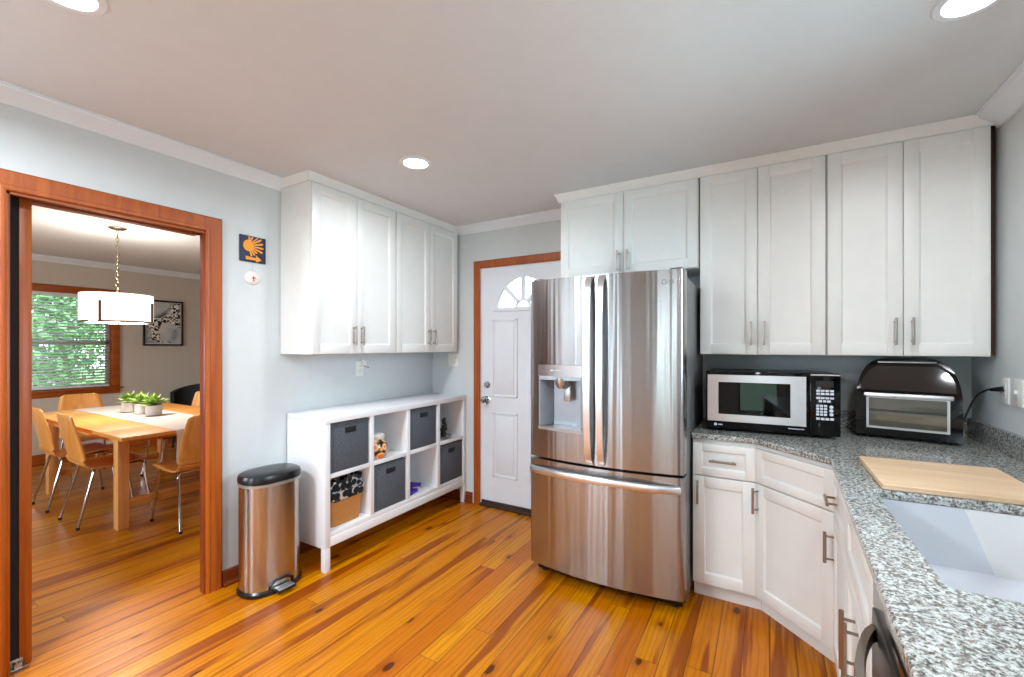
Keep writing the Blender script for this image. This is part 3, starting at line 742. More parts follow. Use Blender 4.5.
def text(body, size, mat, parent, loc, rot, name='logo', ext=.0005, align='LEFT'):
    c = bpy.data.curves.new(name, 'FONT'); c.body = body; c.size = size; c.extrude = ext; c.align_x = align
    o = bpy.data.objects.new(name, c); C.objects.link(o); c.materials.append(M[mat]); o.parent = parent
    o.matrix_world = Matrix.Identity(4); o.location = Vector(loc); o.rotation_euler = rot
    wm = WM[parent.as_pointer()]
    m = wm.inverted() @ (Matrix.Translation(loc) @ __import__('mathutils').Euler(rot).to_matrix().to_4x4())
    me = bpy.data.meshes.new_from_object(o); bpy.data.objects.remove(o)
    me.transform(m); o = bpy.data.objects.new(name, me); C.objects.link(o); o.parent = parent
    return o
lx = 2.262
part('emblem', MB(Matrix.Translation((lx, fy(lx)-.001, 1.722)) @ Matrix.Rotation(PI/2, 4, 'X')).lathe([(.010, 0), (.013, 0), (.013, .002), (.010, .002), (.010, 0)], seg=24), 'dark_grey_side', rd)
text('LG', .024, 'dark_grey_side', rd, (lx+.018, fy(lx+.03)-.003, 1.714), (PI/2, 0, math.radians(4)))

# ------------------------------------------------------------ microwave
t = thing('microwave', 'stainless and black microwave oven on the counter beside the fridge', 'microwave', (2.722, -.285, CT1), math.radians(3))
Wm, Hm, Dm = .622, .336, .36
z0 = .014
y0 = -.185
part('housing', MB().box(-Wm/2+.003, Wm/2-.003, y0+.03, y0+.03+Dm, z0, Hm-.004, .006), 'black_plastic', t, world=False)
dr = part('door', MB().box(-Wm/2, Wm/2-.133, y0, y0+.032, z0+.002, Hm, .005), 'black_gloss', t, world=False)
part('door_frame', MB().holed([(-Wm/2+.010, .058), (Wm/2-.146, .058), (Wm/2-.146, Hm-.020), (-Wm/2+.010, Hm-.020)], [[(-Wm/2+.065, .098), (Wm/2-.215, .098), (Wm/2-.215, Hm-.060), (-Wm/2+.065, Hm-.060)]], y0-.006, y0+.001, 'Y'), 'stainless_flat', dr, world=False)
part('door_window', MB().box(-Wm/2+.065, Wm/2-.215, y0-.003, y0-.0005, .098, Hm-.060), 'tinted_glass', dr, world=False)
part('emblem', MB(Matrix.Rotation(PI/2, 4, 'X')).lathe([(0, 0), (.008, 0), (.008, .001), (0, .001)], (-Wm/2+.050, .038, -y0+.0002), 16), 'button_white', dr, world=False)
for i, (bx0, bx1) in enumerate(((-Wm/2+.064, -Wm/2+.070), (-Wm/2+.072, -Wm/2+.078), (-Wm/2+.080, -Wm/2+.086))):
    part('lettering', MB().box(bx0, bx1, y0-.0009, y0, .034, .041), 'button_white', dr, world=False)
mb = MB()
for k in range(12): mb.box(Wm/2-.225+k*.006, Wm/2-.2205+k*.006, y0-.0009, y0, .040, .0445)
part('lettering', mb, 'button_white', dr, world=False)
cp = part('control_panel', MB().box(Wm/2-.130, Wm/2, y0, y0+.032, z0+.002, Hm, .005), 'black_gloss', t, world=False)
part('display', MB().box(Wm/2-.105, Wm/2-.030, y0-.001, y0, Hm-.070, Hm-.038), 'display_dark', cp, world=False)
part('trim_strip', MB().box(Wm/2-.127, Wm/2-.003, y0-.001, y0, Hm-.012, Hm-.005), 'silver_plastic', cp, world=False)
bu0 = Wm/2-.104
proto = {}
def btn2(u, z, w_, h_):
    k = (w_, h_)
    if k not in proto:
        o = part('button', MB().box(-w_/2, w_/2, -.0018, 0, -h_/2, h_/2, .0008, 1), 'button_white', cp, world=False); o.location = (u, y0, z); proto[k] = o
    else:
        o = proto[k].copy(); C.objects.link(o); o.location = (u, y0, z)
for r_ in range(2):
    for c in range(4): btn2(bu0+.009+c*.0195, Hm-.089-r_*.0155, .016, .011)
for c in range(4): btn2(bu0+.009+c*.0195, Hm-.126, .016, .011)
for c in range(3): btn2(bu0+.019+c*.0175, Hm-.142, .014, .011)
for r_ in range(4):
    for c in range(3): btn2(bu0+.0075+c*.0165, Hm-.166-r_*.0148, .013, .011)
for r_ in range(3):
    o = part('button', MB(Matrix.Translation((bu0+.065, y0, Hm-.170-r_*.019)) @ Matrix.Rotation(PI/2, 4, 'X')).lathe([(0, 0), (.0085, 0), (.0085, .002), (0, .002)], seg=16), 'button_white', cp, world=False)
for c in range(4): btn2(bu0+.009+c*.0195, Hm-.232, .016, .012)
for sx in (-1, 1):
    for yy in (y0+.07, y0+.33): part('foot', MB().cyl((sx*.24, yy, 0), (sx*.24, yy, z0+.001), .012), 'rubber', t, world=False)

# ------------------------------------------------------------ countertop oven
t = thing('countertop_oven', 'glossy black rounded air fryer oven in the counter corner', 'oven', (3.330, -.268, CT1), math.radians(-11))
W2, H2, D2 = .398, .410, .235
def outline(w_, h_, ins=0, zb=.016):
    pts = [(-w_/2+ins, zb+ins), (w_/2-ins, zb+ins), (w_/2-ins, .17)]
    rx, rz = w_/2*.62, h_-.17-.02
    n = 12
    for k in range(n+1):
        a = PI/2*k/n; pts.append((w_/2-ins-rx+ (rx)*math.cos(a)**.75, .19+(rz-ins)*math.sin(a)**.95))
    for k in range(n, -1, -1):
        a = PI/2*k/n; pts.append((-(w_/2-ins-rx+(rx)*math.cos(a)**.75), .19+(rz-ins)*math.sin(a)**.95))
    pts.append((-w_/2+ins, .17)); return pts
y0 = -.04
part('housing', MB().prism(outline(W2, H2), y0+.04, y0+D2, 'Y'), 'black_plastic', t, world=False)
gw = (-W2/2+.048, W2/2-.048, .058, .212)
rect = [(gw[0], gw[2]), (gw[1], gw[2]), (gw[1], gw[3]), (gw[0], gw[3])]
ff = part('front_frame', MB().holed(outline(W2, H2), [rect], y0, y0+.04, 'Y'), 'black_gloss', t, world=False)
bv = ff.modifiers.new('b', 'BEVEL'); bv.width = .006; bv.segments = 3; bv.limit_method = 'ANGLE'; bv.angle_limit = math.radians(60)
cpo = part('control_panel', MB().prism([(x, z) for x, z in [(-W2/2+.022, .250), (W2/2-.022, .250), (W2/2-.026, .30), (W2/2-.050, .345), (W2/2-.085, .374), (-W2/2+.085, .374), (-W2/2+.050, .345), (-W2/2+.026, .30)]], y0-.006, y0+.001, 'Y'), 'panel_gloss', t, world=False)
tso = part('trim_strip', MB().box(-W2/2+.088, W2/2-.088, y0-.004, y0+.03, .390, .398, .003), 'silver_plastic', t, world=False)
for q in (ff, cpo, tso):
    for v in q.data.vertices:
        if v.co.z > .24 and v.co.y < y0+.035: v.co.y += (v.co.z-.24)*.26*(1 if v.co.y < y0+.02 else .5)
part('interior', MB().box(gw[0], gw[1], y0+.034, y0+.039, gw[2], gw[3]), 'oven_inside', t, world=False)
rk = part('rack', MB().tube([(gw[0], y0+.012, .142), (gw[1], y0+.012, .142)], .002, 6).tube([(gw[0], y0+.03, .146), (gw[1], y0+.03, .146)], .002, 6), 'chrome', t, world=False)
part('tray', MB().box(-.115, .06, y0+.014, y0+.032, .112, .118, .001), 'tray', t, world=False)
dr = part('door', MB().holed([(gw[0]-.004, gw[2]-.004), (gw[1]+.004, gw[2]-.004), (gw[1]+.004, gw[3]+.004), (gw[0]-.004, gw[3]+.004)], [[(gw[0]+.006, gw[2]+.006), (gw[1]-.006, gw[2]+.006), (gw[1]-.006, gw[3]-.002), (gw[0]+.006, gw[3]-.002)]], y0-.005, y0+.003, 'Y'), 'silver_plastic', t, world=False)
part('door_glass', MB().box(gw[0]+.004, gw[1]-.004, y0-.001, y0+.001, gw[2]+.004, gw[3]), 'oven_glass', dr, world=False)
part('handle', MB().box(gw[0]-.014, gw[1]+.016, y0-.032, y0-.014, .216, .238, .005).box(gw[0], gw[0]+.02, y0-.016, y0, .220, .234).box(gw[1]-.02, gw[1], y0-.016, y0, .220, .234), 'stainless_handle', dr, world=False)
for sx in (-1, 1):
    for yy in (y0+.03, y0+D2-.03): part('foot', MB().cyl((sx*.15, yy, 0), (sx*.15, yy, .017), .012), 'rubber', t, world=False)
cpts = [(3.515, -.26, .98), (3.545, -.25, 1.03), (3.565, -.26, 1.10), (3.58, -.29, 1.155), (3.60, -.335, 1.187), (3.618, -.365, 1.193)]
def spline(p, n=6):
    p = [Vector(q) for q in p]; out = []
    for i in range(len(p)-1):
        a = p[max(i-1, 0)]; b = p[i]; c = p[i+1]; d = p[min(i+2, len(p)-1)]
        for k in range(n):
            t_ = k/n; out.append(.5*((2*b)+(c-a)*t_+(2*a-5*b+4*c-d)*t_*t_+(3*b-a-3*c+d)*t_**3))
    out.append(p[-1]); return out
cd = part('power_cord', MB().tube(spline(cpts), .0042, 8), 'black_plastic', t)
part('plug', MB().tube([(3.606, -.350, 1.190), (3.622, -.368, 1.194), (3.637, -.383, 1.196)], [.007, .011, .012], 12), 'black_plastic', cd)

# ------------------------------------------------------------ outlets and switches
def plate(label, F, kind, w_=.072, h_=.116, cat='outlet', name='wall_outlet'):
    t = thing(name, label, cat, tuple(F @ Vector((0, 0, 0))))
    part('cover_plate', MB(F).box(-w_/2, w_/2, 0, .006, -h_/2, h_/2, .002), 'white_plastic', t)
    def socket(u):
        for s in (-1, 1):
            o = part('socket', MB(F).box(u-.016, u+.016, .005, .008, s*.02-.014, s*.02+.014, .002), 'white_plastic', t)
            part('slots', MB(F).box(u-.008, u-.006, .0078, .0084, s*.02-.004, s*.02+.006).box(u+.006, u+.008, .0078, .0084, s*.02-.004, s*.02+.006), 'black_matte', o)
    def sw(u):
        part('toggle', MB(F).box(u-.005, u+.005, .004, .016, -.006, .012, .002), 'white_plastic', t)
    for u, k in kind:
        (socket if k == 'o' else sw)(u)
    return t
plate('white outlet with the black plug in it on the right wall', frame((XR, -.385, 1.19), (0, 1, 0), (-1, 0, 0)), [(0, 'o')])
plate('white toggle switch plate beside the plugged outlet at right edge', frame((XR, -.500, 1.19), (0, 1, 0), (-1, 0, 0)), [(-.0, 's')], w_=.09, cat='light switch', name='light_switch')
pl = plate('white outlet under the left wall cabinets with small plug in it', frame((0, -.855, 1.215), (0, 1, 0), (1, 0, 0)), [(0, 'o')])
o = part('night_light', MB().box(.008, .034, -.848, -.812, 1.225, 1.285, .005), 'white_plastic'); origin_to(o, (.008, -.83, 1.225))
tag(o, 'small white plug-in device in the outlet under the cabinets', 'plug-in device')
part('wire_tip', MB().tube([(.034, -.845, 1.24), (.042, -.83, 1.228), (.05, -.805, 1.225)], .003, 6), 'black_matte', o)
plate('white double outlet on the back wall corner beside the exterior door', frame((.25, 0, 1.262), (1, 0, 0), (0, -1, 0)), [(-.022, 's'), (.022, 'o')], w_=.116)

# ------------------------------------------------------------ ceiling lights
def can_light(x, y, label):
    t = thing('recessed_light', label, 'ceiling light', (x, y, H), group='recessed ceiling lights')
    part('trim_ring', MB().lathe([(.068, 0), (.070, -.006), (.090, -.004), (.094, 0), (.068, 0)], (x, y, H), 40), 'white_trim', t)
    part('diffuser', MB().lathe([(0, -.004), (.06, -.004), (.070, -.003), (.070, 0), (0, 0)], (x, y, H), 40), 'lamp_glow', t)
    a = area('lamp_light', (0, 0, -.0075), (0, 0, 0), .13, .13, 6.5, (.88, .945, 1.0), t, 'DISK', 165)
can_light(.955, -1.266, 'round white recessed ceiling light in front of the left wall cabinets')
can_light(3.265, -1.315, 'round white recessed ceiling light at the top right corner near the sink')
can_light(.900, -2.722, 'round white recessed ceiling light at top left near the dining doorway')
can_light(3.215, -2.75, 'round recessed ceiling light behind the camera on the sink side')
can_light(.975, -4.15, 'round recessed ceiling light at rear left behind the camera')
can_light(3.1, -4.15, 'round recessed ceiling light at rear right behind the camera')

t = thing('added_fill_lamp', 'added round white fill lamp on the ceiling behind the camera', 'ceiling light', (.72, -3.55, H))  # unseen lamp added as even fill for the cabinets
part('base_plate', MB().lathe([(0, 0), (.19, 0), (.20, -.01), (.20, -.025), (0, -.025)], (.72, -3.55, H), 48), 'white_trim', t)
part('glass_dome', MB().lathe([(.185, -.025), (.18, -.05), (.14, -.075), (.07, -.09), (0, -.094)], (.72, -3.55, H), 48), 'shade_glow', t)
area('lamp_light', (0, 0, -.10), (0, 0, 0), .38, .38, 48, (.86, .935, 1.0), t, 'DISK')

# ------------------------------------------------------------ wall art
t = thing('wall_tile', 'square navy tile with orange shell and arrow on the left wall', 'wall decoration', (0, -1.67, 1.90))
TY, TZ = -1.670, 1.980
FT = frame((0, TY, TZ), (0, 1, 0), (1, 0, 0))
part('tile', MB(FT).box(-.078, .078, .001, .010, -.079, .079, .002), 'navy', t)
mb = MB(FT)
hub = (-.030, .018)
for k in range(10):
    a = math.radians(-62+ k*155/9 - 10); L_ = .088 if 2 < k < 8 else .062
    d = Vector((math.cos(a), math.sin(a))); p = Vector((-d.y, d.x)); h0 = Vector(hub)
    q = [h0+d*.012-p*.003, h0+d*L_-p*.0055, h0+d*(L_+.006), h0+d*L_+p*.0055, h0+d*.012+p*.003]
    q = [(max(-.072, min(.072, v.x)), max(-.045, min(.074, v.y))) for v in q]
    mb.prism(q, .0100, .0118, 'Y')
mb.prism([(hub[0]+.030*math.cos(2*PI*k/20), hub[1]+.034*math.sin(2*PI*k/20)) for k in range(20)], .0100, .0122, 'Y')
part('shell_emblem', mb, 'tile_orange', t)
part('arrow_emblem', MB(FT).prism([(.050, -.060), (.015, -.034), (.018, -.052), (-.045, -.046), (-.045, -.066), (.018, -.066), (.015, -.078)], .0100, .0120, 'Y'), 'tile_orange', t)
t = thing('scallop_shell', 'small pale scallop shell hanging below the navy tile', 'shell', (.0, -1.672, 1.80))
mb = MB(); cz_ = 1.802; cy2 = -1.672
n = 36; rows = []
for j in range(7):
    rr_ = .001+.046*j/6; row = []
    for k in range(n+1):
        a = 2*PI*k/n
        rad = rr_*(1+.03*math.cos(k*PI/1.5)*(j/6))*(1-.12*max(0, -math.cos(a)))
        dome = .016*math.cos(PI/2*j/6)+.002+.0015*math.cos(k*PI/1.5)
        row.append(mb.bm.verts.new((dome, cy2+rad*math.sin(a), cz_+.012+rad*math.cos(a)*.95-.012)))
    rows.append(row)
for a, b in zip(rows, rows[1:]):
    for k in range(n): mb.bm.faces.new((a[k], a[k+1], b[k+1], b[k]))
sh = part('shell', mb, 'scallop', t, recalc=False); so = sh.modifiers.new('s', 'SOLIDIFY'); so.thickness = .0015
part('painted_mark', MB().box(.0175, .0195, cy2-.003, cy2+.003, cz_-.016, cz_+.012).box(.0175, .0195, cy2-.010, cy2+.010, cz_-.0, cz_+.006), 'red_mark', t)
part('string', MB().tube([(.004, cy2, cz_+.04), (.003, cy2+.001, 1.905)], .001, 5), 'string', t)

# ------------------------------------------------------------ trash can
t = thing('trash_can', 'stainless steel step trash can with black lid beside the shelf', 'trash can', (.208, -1.686, 0), math.radians(-4))
def oval(k=1.0, a=.158, b=.128, n=44):
    pts = []
    for i in range(n):
        th = 2*PI*i/n; cx2, sy2 = math.cos(th), math.sin(th)
        bx_ = b if cx2 > 0 else b*.85
        e_ = .78
        pts.append((bx_*math.copysign(abs(cx2)**e_, cx2)*k, a*math.copysign(abs(sy2)**e_, sy2)*k))
    return pts
def loft(levels, cap=True):
    mb = MB(); rows = [[mb.bm.verts.new((p[0], p[1], z+sl_*p[0])) for p in oval(k)] for k, z, sl_ in levels]
    n = len(rows[0])
    for a, b in zip(rows, rows[1:]):
        for i in range(n): mb.bm.faces.new((a[i], a[(i+1) % n], b[(i+1) % n], b[i]))
    if cap: mb.bm.faces.new(rows[0][::-1]); mb.bm.faces.new(rows[-1])
    return mb
part('base_ring', loft([(1.03, 0, 0), (1.06, .004, 0), (1.06, .022, 0), (1.0, .032, 0)]), 'black_plastic', t, world=False)
part('steel_body', loft([(1.0, .03, 0), (1.0, .595, 0), (1.0, .605, 0)]), 'stainless_can', t, world=False)
part('rim_band', loft([(1.0, .603, 0), (1.025, .605, 0), (1.025, .619, 0), (1.0, .621, 0)]), 'silver_plastic', t, world=False)
part('lid', loft([(1.0, .621, 0), (1.035, .625, 0), (1.035, .647, 0), (1.0, .663, 0), (.9, .670, 0), (.5, .674, 0)]), 'black_plastic', t, world=False)
pd = part('pedal', MB().box(.115, .190, -.050, .055, .022, .034, .005), 'black_plastic', t, world=False)
part('pedal_pad', MB().box(.135, .188, -.044, .048, .034, .040, .003), 'silver_plastic', pd, world=False)
part('pedal_arch', MB().tube([(.118, -.062, .02), (.128, -.062, .055), (.130, -.03, .075), (.131, .03, .075), (.128, .066, .055), (.118, .066, .02)], .008, 8), 'black_plastic', t, world=False)

# ------------------------------------------------------------ cube shelf
SY, SD, ST = -1.452, .392, .952
t = thing('cube_shelf', 'long white eight cube shelf unit against the left wall', 'shelf unit', (.2, -.73, 0))
sx0 = .012
part('top_board', MB().box(sx0, SD+.004, SY, -.004, ST-.040, ST, .002), 'shelf_white', t)
for y0_, y1_ in ((SY, SY+.038), (-.042, -.004)):
    part('side_panel', MB().box(sx0, SD, y0_, y1_, .145, ST-.040, .001), 'shelf_white', t)
    for x0_, x1_ in ((sx0, sx0+.04), (SD-.04, SD)): part('leg', MB().box(x0_, x1_, y0_, y1_, 0, .145, .002), 'shelf_white', t)
part('bottom_board', MB().box(sx0, SD-.004, SY+.038, -.042, .205, .237, .001), 'shelf_white', t)
part('front_rail', MB().box(SD-.022, SD-.001, SY+.038, -.042, .150, .205, .001), 'shelf_white', t)
part('front_rail', MB().box(sx0, sx0+.02, SY+.038, -.042, .150, .205, .001), 'shelf_white', t)
cw = (-.042-(SY+.038)-3*.034)/4; cells = []
for k in range(4):
    a = SY+.038+k*(cw+.034); cells.append((a, a+cw))
    if k < 3: part('divider', MB().box(sx0, SD-.003, a+cw, a+cw+.034, .237, ST-.040, .001), 'shelf_white', t)
    part('middle_shelf', MB().box(sx0, SD-.004, a, a+cw, .568, .594, .0005), 'shelf_white', t)
part('back_panel', MB().box(sx0-.006, sx0, SY+.004, -.008, .15, ST-.04), 'shelf_white', t)
# fabric bins
def bin_(k, z0, h, label, grp='dark grey fabric bins in the cube shelf'):
    a, b = cells[k]; yc = (a+b)/2; w_ = cw-.014
    t = thing('storage_bin', label, 'storage bin', (.2, yc, z0), group=grp)
    xf = SD-.012
    part('box', MB().box(.03, xf, yc-w_/2, yc+w_/2, z0, z0+h, .006), 'bin_fabric', t)
    part('stitched_panel', MB().box(xf-.001, xf+.0035, yc-w_/2+.022, yc+w_/2-.022, z0+.018, z0+h-.028, .002), 'bin_fabric', t)
    part('rim', MB().box(.028, xf+.002, yc-w_/2-.002, yc+w_/2+.002, z0+h-.012, z0+h+.001, .003), 'bin_fabric', t)
    part('handle_slot', MB().box(xf+.002, xf+.006, yc-.042, yc+.042, z0+h-.072, z0+h-.035, .004), 'black_matte', t)
zt, zb_ = .595, .238
bin_(0, zt, .308, 'dark grey fabric bin in the top row above the wicker basket')
bin_(2, zt, .308, 'dark grey fabric bin in the top row above the purple cloth')
bin_(1, zb_, .315, 'dark grey fabric bin in the bottom row below the orange jar')
bin_(3, zb_, .315, 'dark grey fabric bin in the bottom row nearest the white door')
# wicker basket
a, b = cells[0]; yc = (a+b)/2
t = thing('wicker_basket', 'tan wicker basket with patterned liner in the bottom left cube', 'basket', (.21, yc, zb_))
def taper(z0, z1, w0, w1, d0, d1, x, tilt=0, wob=0, n=8, ztop=None):
    mb = MB(); rows = []
    for j in range(n+1):
        s_ = j/n; w_ = w0+(w1-w0)*s_; d_ = d0+(d1-d0)*s_
        pts = rr(-d_/2, d_/2, -w_/2, w_/2, .025, 4)
        rows.append([mb.bm.verts.new((x+p[0], yc+p[1], z0+(z1-z0)*s_+(wob*math.sin(i*1.9)*(1 if j in (0, n) else 0)))) for i, p in enumerate(pts)])
    m = len(rows[0])
    for p, q in zip(rows, rows[1:]):
        for i in range(m): mb.bm.faces.new((p[i], p[(i+1) % m], q[(i+1) % m], q[i]))
    return mb, rows
mb, rows = taper(zb_+.001, zb_+.19, .225, .268, .26, .29, .215); mb.bm.faces.new(rows[0][::-1])
o = part('woven_body', mb, 'wicker', t); so = o.modifiers.new('s', 'SOLIDIFY'); so.thickness = .006
mb, rows = taper(zb_+.165, zb_+.225, .268, .288, .292, .304, .215, wob=.006)
o = part('liner', mb, 'liner', t); so = o.modifiers.new('s', 'SOLIDIFY'); so.thickness = .004
mb, rows = taper(zb_+.10, zb_+.290, .250, .276, .265, .292, .205, wob=.004)
o = part('liner', mb, 'liner', t); so = o.modifiers.new('s', 'SOLIDIFY'); so.thickness = .002
# jar
a, b = cells[1]; jy = a+.085; jx = .32
t = thing('jar', 'rounded jar with orange fruit design and white lid in the shelf', 'jar', (jx, jy, zt))
part('jar_body', MB().lathe([(0, 0), (.045, 0), (.066, .018), (.075, .05), (.072, .09), (.056, .125), (.047, .138), (0, .14)], (jx, jy, zt), 32), 'jar_fruit', t)
part('lid', MB().lathe([(.0, .138), (.053, .138), (.055, .145), (.055, .165), (.048, .173), (.02, .178), (0, .18)], (jx, jy, zt), 32), 'jar_lid', t)
# ornament on dish
a, b = cells[3]; oy = a+.115; ox = .335
t = thing('ornament', 'small dark ornament standing in the top right cube of the shelf', 'ornament', (ox, oy, zt+.022))
mb = MB(); rnd = random.Random(3)
for k in range(14):
    s_ = k/13; mb.ball((ox+rnd.uniform(-.02, .02)*(1-s_*.6), oy+rnd.uniform(-.025, .025)*(1-s_*.6), zt+.038+.135*s_), .026*(1-.5*s_), 1)
part('figure', mb, 'ornament_dark', t)
t = thing('dish', 'shallow glassy dish under the dark ornament in the shelf', 'dish', (ox, oy+.02, zt))
part('bowl', MB().lathe([(0, .004), (.05, .003), (.09, .018), (.096, .024), (.092, .026), (.05, .010), (0, .010)], (ox-.045, oy+.015, zt), 32), 'glass_dish', t)
# purple cloth
a, b = cells[2]; a += .05; py_ = a+.01
t = thing('folded_cloth', 'purple folded cloth lying in the bottom row of the shelf', 'cloth', (.25, py_+.06, zb_))
part('cloth', MB().prism([(.15, a-.03), (.36, a-.03), (.33, a+.10), (.27, a+.08), (.22, a+.15), (.17, a+.09), (.13, a+.05)], zb_, zb_+.022), 'purple_cloth', t)
part('fold', MB(Matrix.Translation((0, a, zb_+.030)) @ Matrix.Rotation(math.radians(4), 4, 'X') @ Matrix.Translation((0, -a, -zb_-.024))).prism([(.14, a-.03), (.35, a-.03), (.30, a+.07), (.345, a+.12), (.25, a+.09), (.16, a+.145), (.15, a+.06)], zb_+.024, zb_+.052), 'purple_cloth', t)

# ------------------------------------------------------------ dining room furniture
TX0, TX1, TY0, TY1, TH = -3.40, -1.22, -1.90, -.83, .74
t = thing('dining_table', 'long light wooden dining table seen through the doorway', 'dining table', ((TX0+TX1)/2, (TY0+TY1)/2, 0))
for k, (a, b) in enumerate(((TX0, TX0+.42), (TX0+.422, TX1-.422), (TX1-.42, TX1))):
    part('tabletop' if k == 1 else 'table_leaf', MB().box(a, b, TY0, TY1, TH-.03, TH, .004), 'table_wood_X', t)
lx0, lx1, ly0, ly1 = TX0+.30, TX1-.31, TY0+.10, TY1-.10
part('apron', MB().box(lx0, lx1, ly0, ly0+.022, TH-.10, TH-.031).box(lx0, lx1, ly1-.022, ly1, TH-.10, TH-.031).box(lx0, lx0+.022, ly0, ly1, TH-.10, TH-.031).box(lx1-.022, lx1, ly0, ly1, TH-.10, TH-.031), 'table_wood_X', t)
for x in (lx0, lx1):
    for y in (ly0, ly1): part('leg', MB().box(x-.042, x+.042, y-.035, y+.035, 0, TH-.031, .004), 'table_wood_Z', t)
for x in (lx0, lx1): part('stretcher', MB().box(x-.018, x+.018, ly0+.035, ly1-.035, .150, .215, .003), 'table_wood_Y', t)
# runner
mb = MB(); ry0, ry1 = -1.572, -1.116
prof = []
n = 60
xa, xb = TX0-.006, TX1+.006; dp = .26
path = [(xa-.012, TH-dp)]+[(xa-.010, TH-dp+.05*k) for k in range(1, 5)]+[(xa-.004, TH-.01), (xa+.006, TH+.003)]
path += [(xa+.006+(xb-xa-.012)*k/40, TH+.003) for k in range(1, 41)]
path += [(xb+.004, TH-.01)]+[(xb+.010+.004*math.sin(k), TH-.05*k) for k in range(1, 5)]+[(xb+.014, TH-dp)]
rows = []
for i, (x, z) in enumerate(path):
    rows.append([mb.bm.verts.new((x+(.004*math.sin(j*1.3) if z < TH-.03 else 0), ry0+(ry1-ry0)*j/12, z)) for j in range(13)])
for p, q in zip(rows, rows[1:]):
    for j in range(12): mb.bm.faces.new((p[j], p[j+1], q[j+1], q[j]))
o = part('table_runner', mb, 'runner_cloth', recalc=False); origin_to(o, ((TX0+TX1)/2, (ry0+ry1)/2, TH+.003)); so = o.modifiers.new('s', 'SOLIDIFY'); so.thickness = .002; so.offset = 1
tag(o, 'off white cloth runner lying across the dining table', 'table runner')
# potted plants
def plant(x, y, lab, seed):
    rnd = random.Random(seed); z = TH+.0055
    t = thing('potted_plant', lab, 'potted plant', (x, y, z), group='small potted plants on the dining table')
    part('pot', MB().lathe([(0, 0), (.052, 0), (.062, .01), (.064, .095), (.060, .098), (.056, .090), (0, .088)], (x, y, z), 28), 'pot_white', t)
    part('soil', MB().lathe([(0, .091), (.057, .090), (0, .0905)], (x, y, z), 20), 'soil', t)
    for m_, n_ in (('leaf_green', 34), ('leaf_pale', 26)):
        mb = MB()
        for _ in range(n_):
            a = rnd.uniform(0, 2*PI); el = rnd.uniform(.25, 1.35); Ln = rnd.uniform(.10, .15)
            d = Vector((math.cos(a)*math.cos(el), math.sin(a)*math.cos(el), math.sin(el))); s = Vector((-math.sin(a), math.cos(a), 0))
            c = Vector((x, y, z+.09)); wd = rnd.uniform(.016, .026)
            p0 = c; p1 = c+d*Ln*.5; p2 = c+d*Ln+Vector((0, 0, -.02))
            up_ = d.cross(s)*.004
            mb.bm.faces.new([mb.bm.verts.new(v) for v in (p0, p1-s*wd, p2, p1+up_)]); mb.bm.faces.new([mb.bm.verts.new(v) for v in (p0, p1+up_, p2, p1+s*wd)])
        part('leaves', mb, m_, t, recalc=False)
plant(-2.66, -1.37, 'small green plant in white pot, farthest of the row on the runner', 1)
plant(-2.43, -1.345, 'small green plant in white pot, middle of the row on the runner', 2)
plant(-2.20, -1.345, 'small green plant in white pot, nearest of the row on the runner', 3)
# chairs
def make_chair(label, loc, rz):
    t = thing('dining_chair', label, 'dining chair', loc, rz, 'plywood dining chairs around the table')
    prof = [(.225, .425), (.215, .442), (.19, .450), (.12, .447), (.0, .437), (-.10, .433), (-.155, .440), (-.185, .462), (-.200, .50), (-.215, .56), (-.235, .65), (-.255, .74), (-.272, .82), (-.280, .865)]
    wid = [.38, .40, .41, .42, .42, .41, .395, .385, .38, .385, .38, .36, .33, .30]
    prof2 = []; wid2 = []
    for i in range(len(prof)-1):
        for k in range(3):
            s_ = k/3; prof2.append(((prof[i][0]*(1-s_)+prof[i+1][0]*s_), (prof[i][1]*(1-s_)+prof[i+1][1]*s_))); wid2.append(wid[i]*(1-s_)+wid[i+1]*s_)
    prof2.append(prof[-1]); wid2.append(.24)
    def shell(i0, i1):
        mb = MB(); rows = []
        for (y, z), w_ in list(zip(prof2, wid2))[i0:i1]:
            row = []
            for j in range(13):
                u = -1+2*j/12; cv = .018*u*u*(1 if z > .5 else .4)
                row.append(mb.bm.verts.new((u*w_/2, y+(cv if z > .5 else 0), z+(cv if z <= .5 else 0))))
            rows.append(row)
        for p, q in zip(rows, rows[1:]):
            for j in range(12): mb.bm.faces.new((p[j], p[j+1], q[j+1], q[j]))
        return mb
    cut = 23
    for nm, i0, i1 in (('seat', 0, cut+1), ('backrest', cut, len(prof2))):
        o = part(nm, shell(i0, i1), 'chair_ply', t, world=False, recalc=False, sharp=60); so = o.modifiers.new('s', 'SOLIDIFY'); so.thickness = .011; so.offset = 0
    for sx in (-1, 1):
        for y1, y2 in ((.17, .235), (-.13, -.235)):
            part('leg', MB().tube(spline([(sx*.02, y1*.9, .420), (sx*.13, y1, .420), (sx*.165, y1*1.05, .405), (sx*.175, y1+(y2-y1)*.35, .28), (sx*.195, y2, .012)], 5), .0095, 10), 'chrome', t, world=False)
            part('foot', MB().cyl((sx*.195, y2, .0), (sx*.195, y2, .02), .012, seg=12), 'rubber', t, world=False)
    part('seat_frame', MB().box(-.10, .10, -.12, .16, .413, .424, .003), 'black_plastic', t, world=False)
    return t
c0 = make_chair('plywood dining chair with chrome legs, nearest on the left side of table', (-1.965, -1.745, 0), 0)
copy_tree(c0, (-2.66, -1.745, 0), 0, 'plywood dining chair with chrome legs, farther one on the left side')
copy_tree(c0, (-1.262, -1.425, 0), math.radians(90), 'plywood dining chair pulled up to the near end of the table by the doorjamb')
copy_tree(c0, (-3.52, -1.42, 0), math.radians(-90), 'plywood dining chair at the far end of the table under the window')
copy_tree(c0, (-2.85, -.90, 0), math.radians(180), 'plywood dining chair on the far side of the table before the black chair')
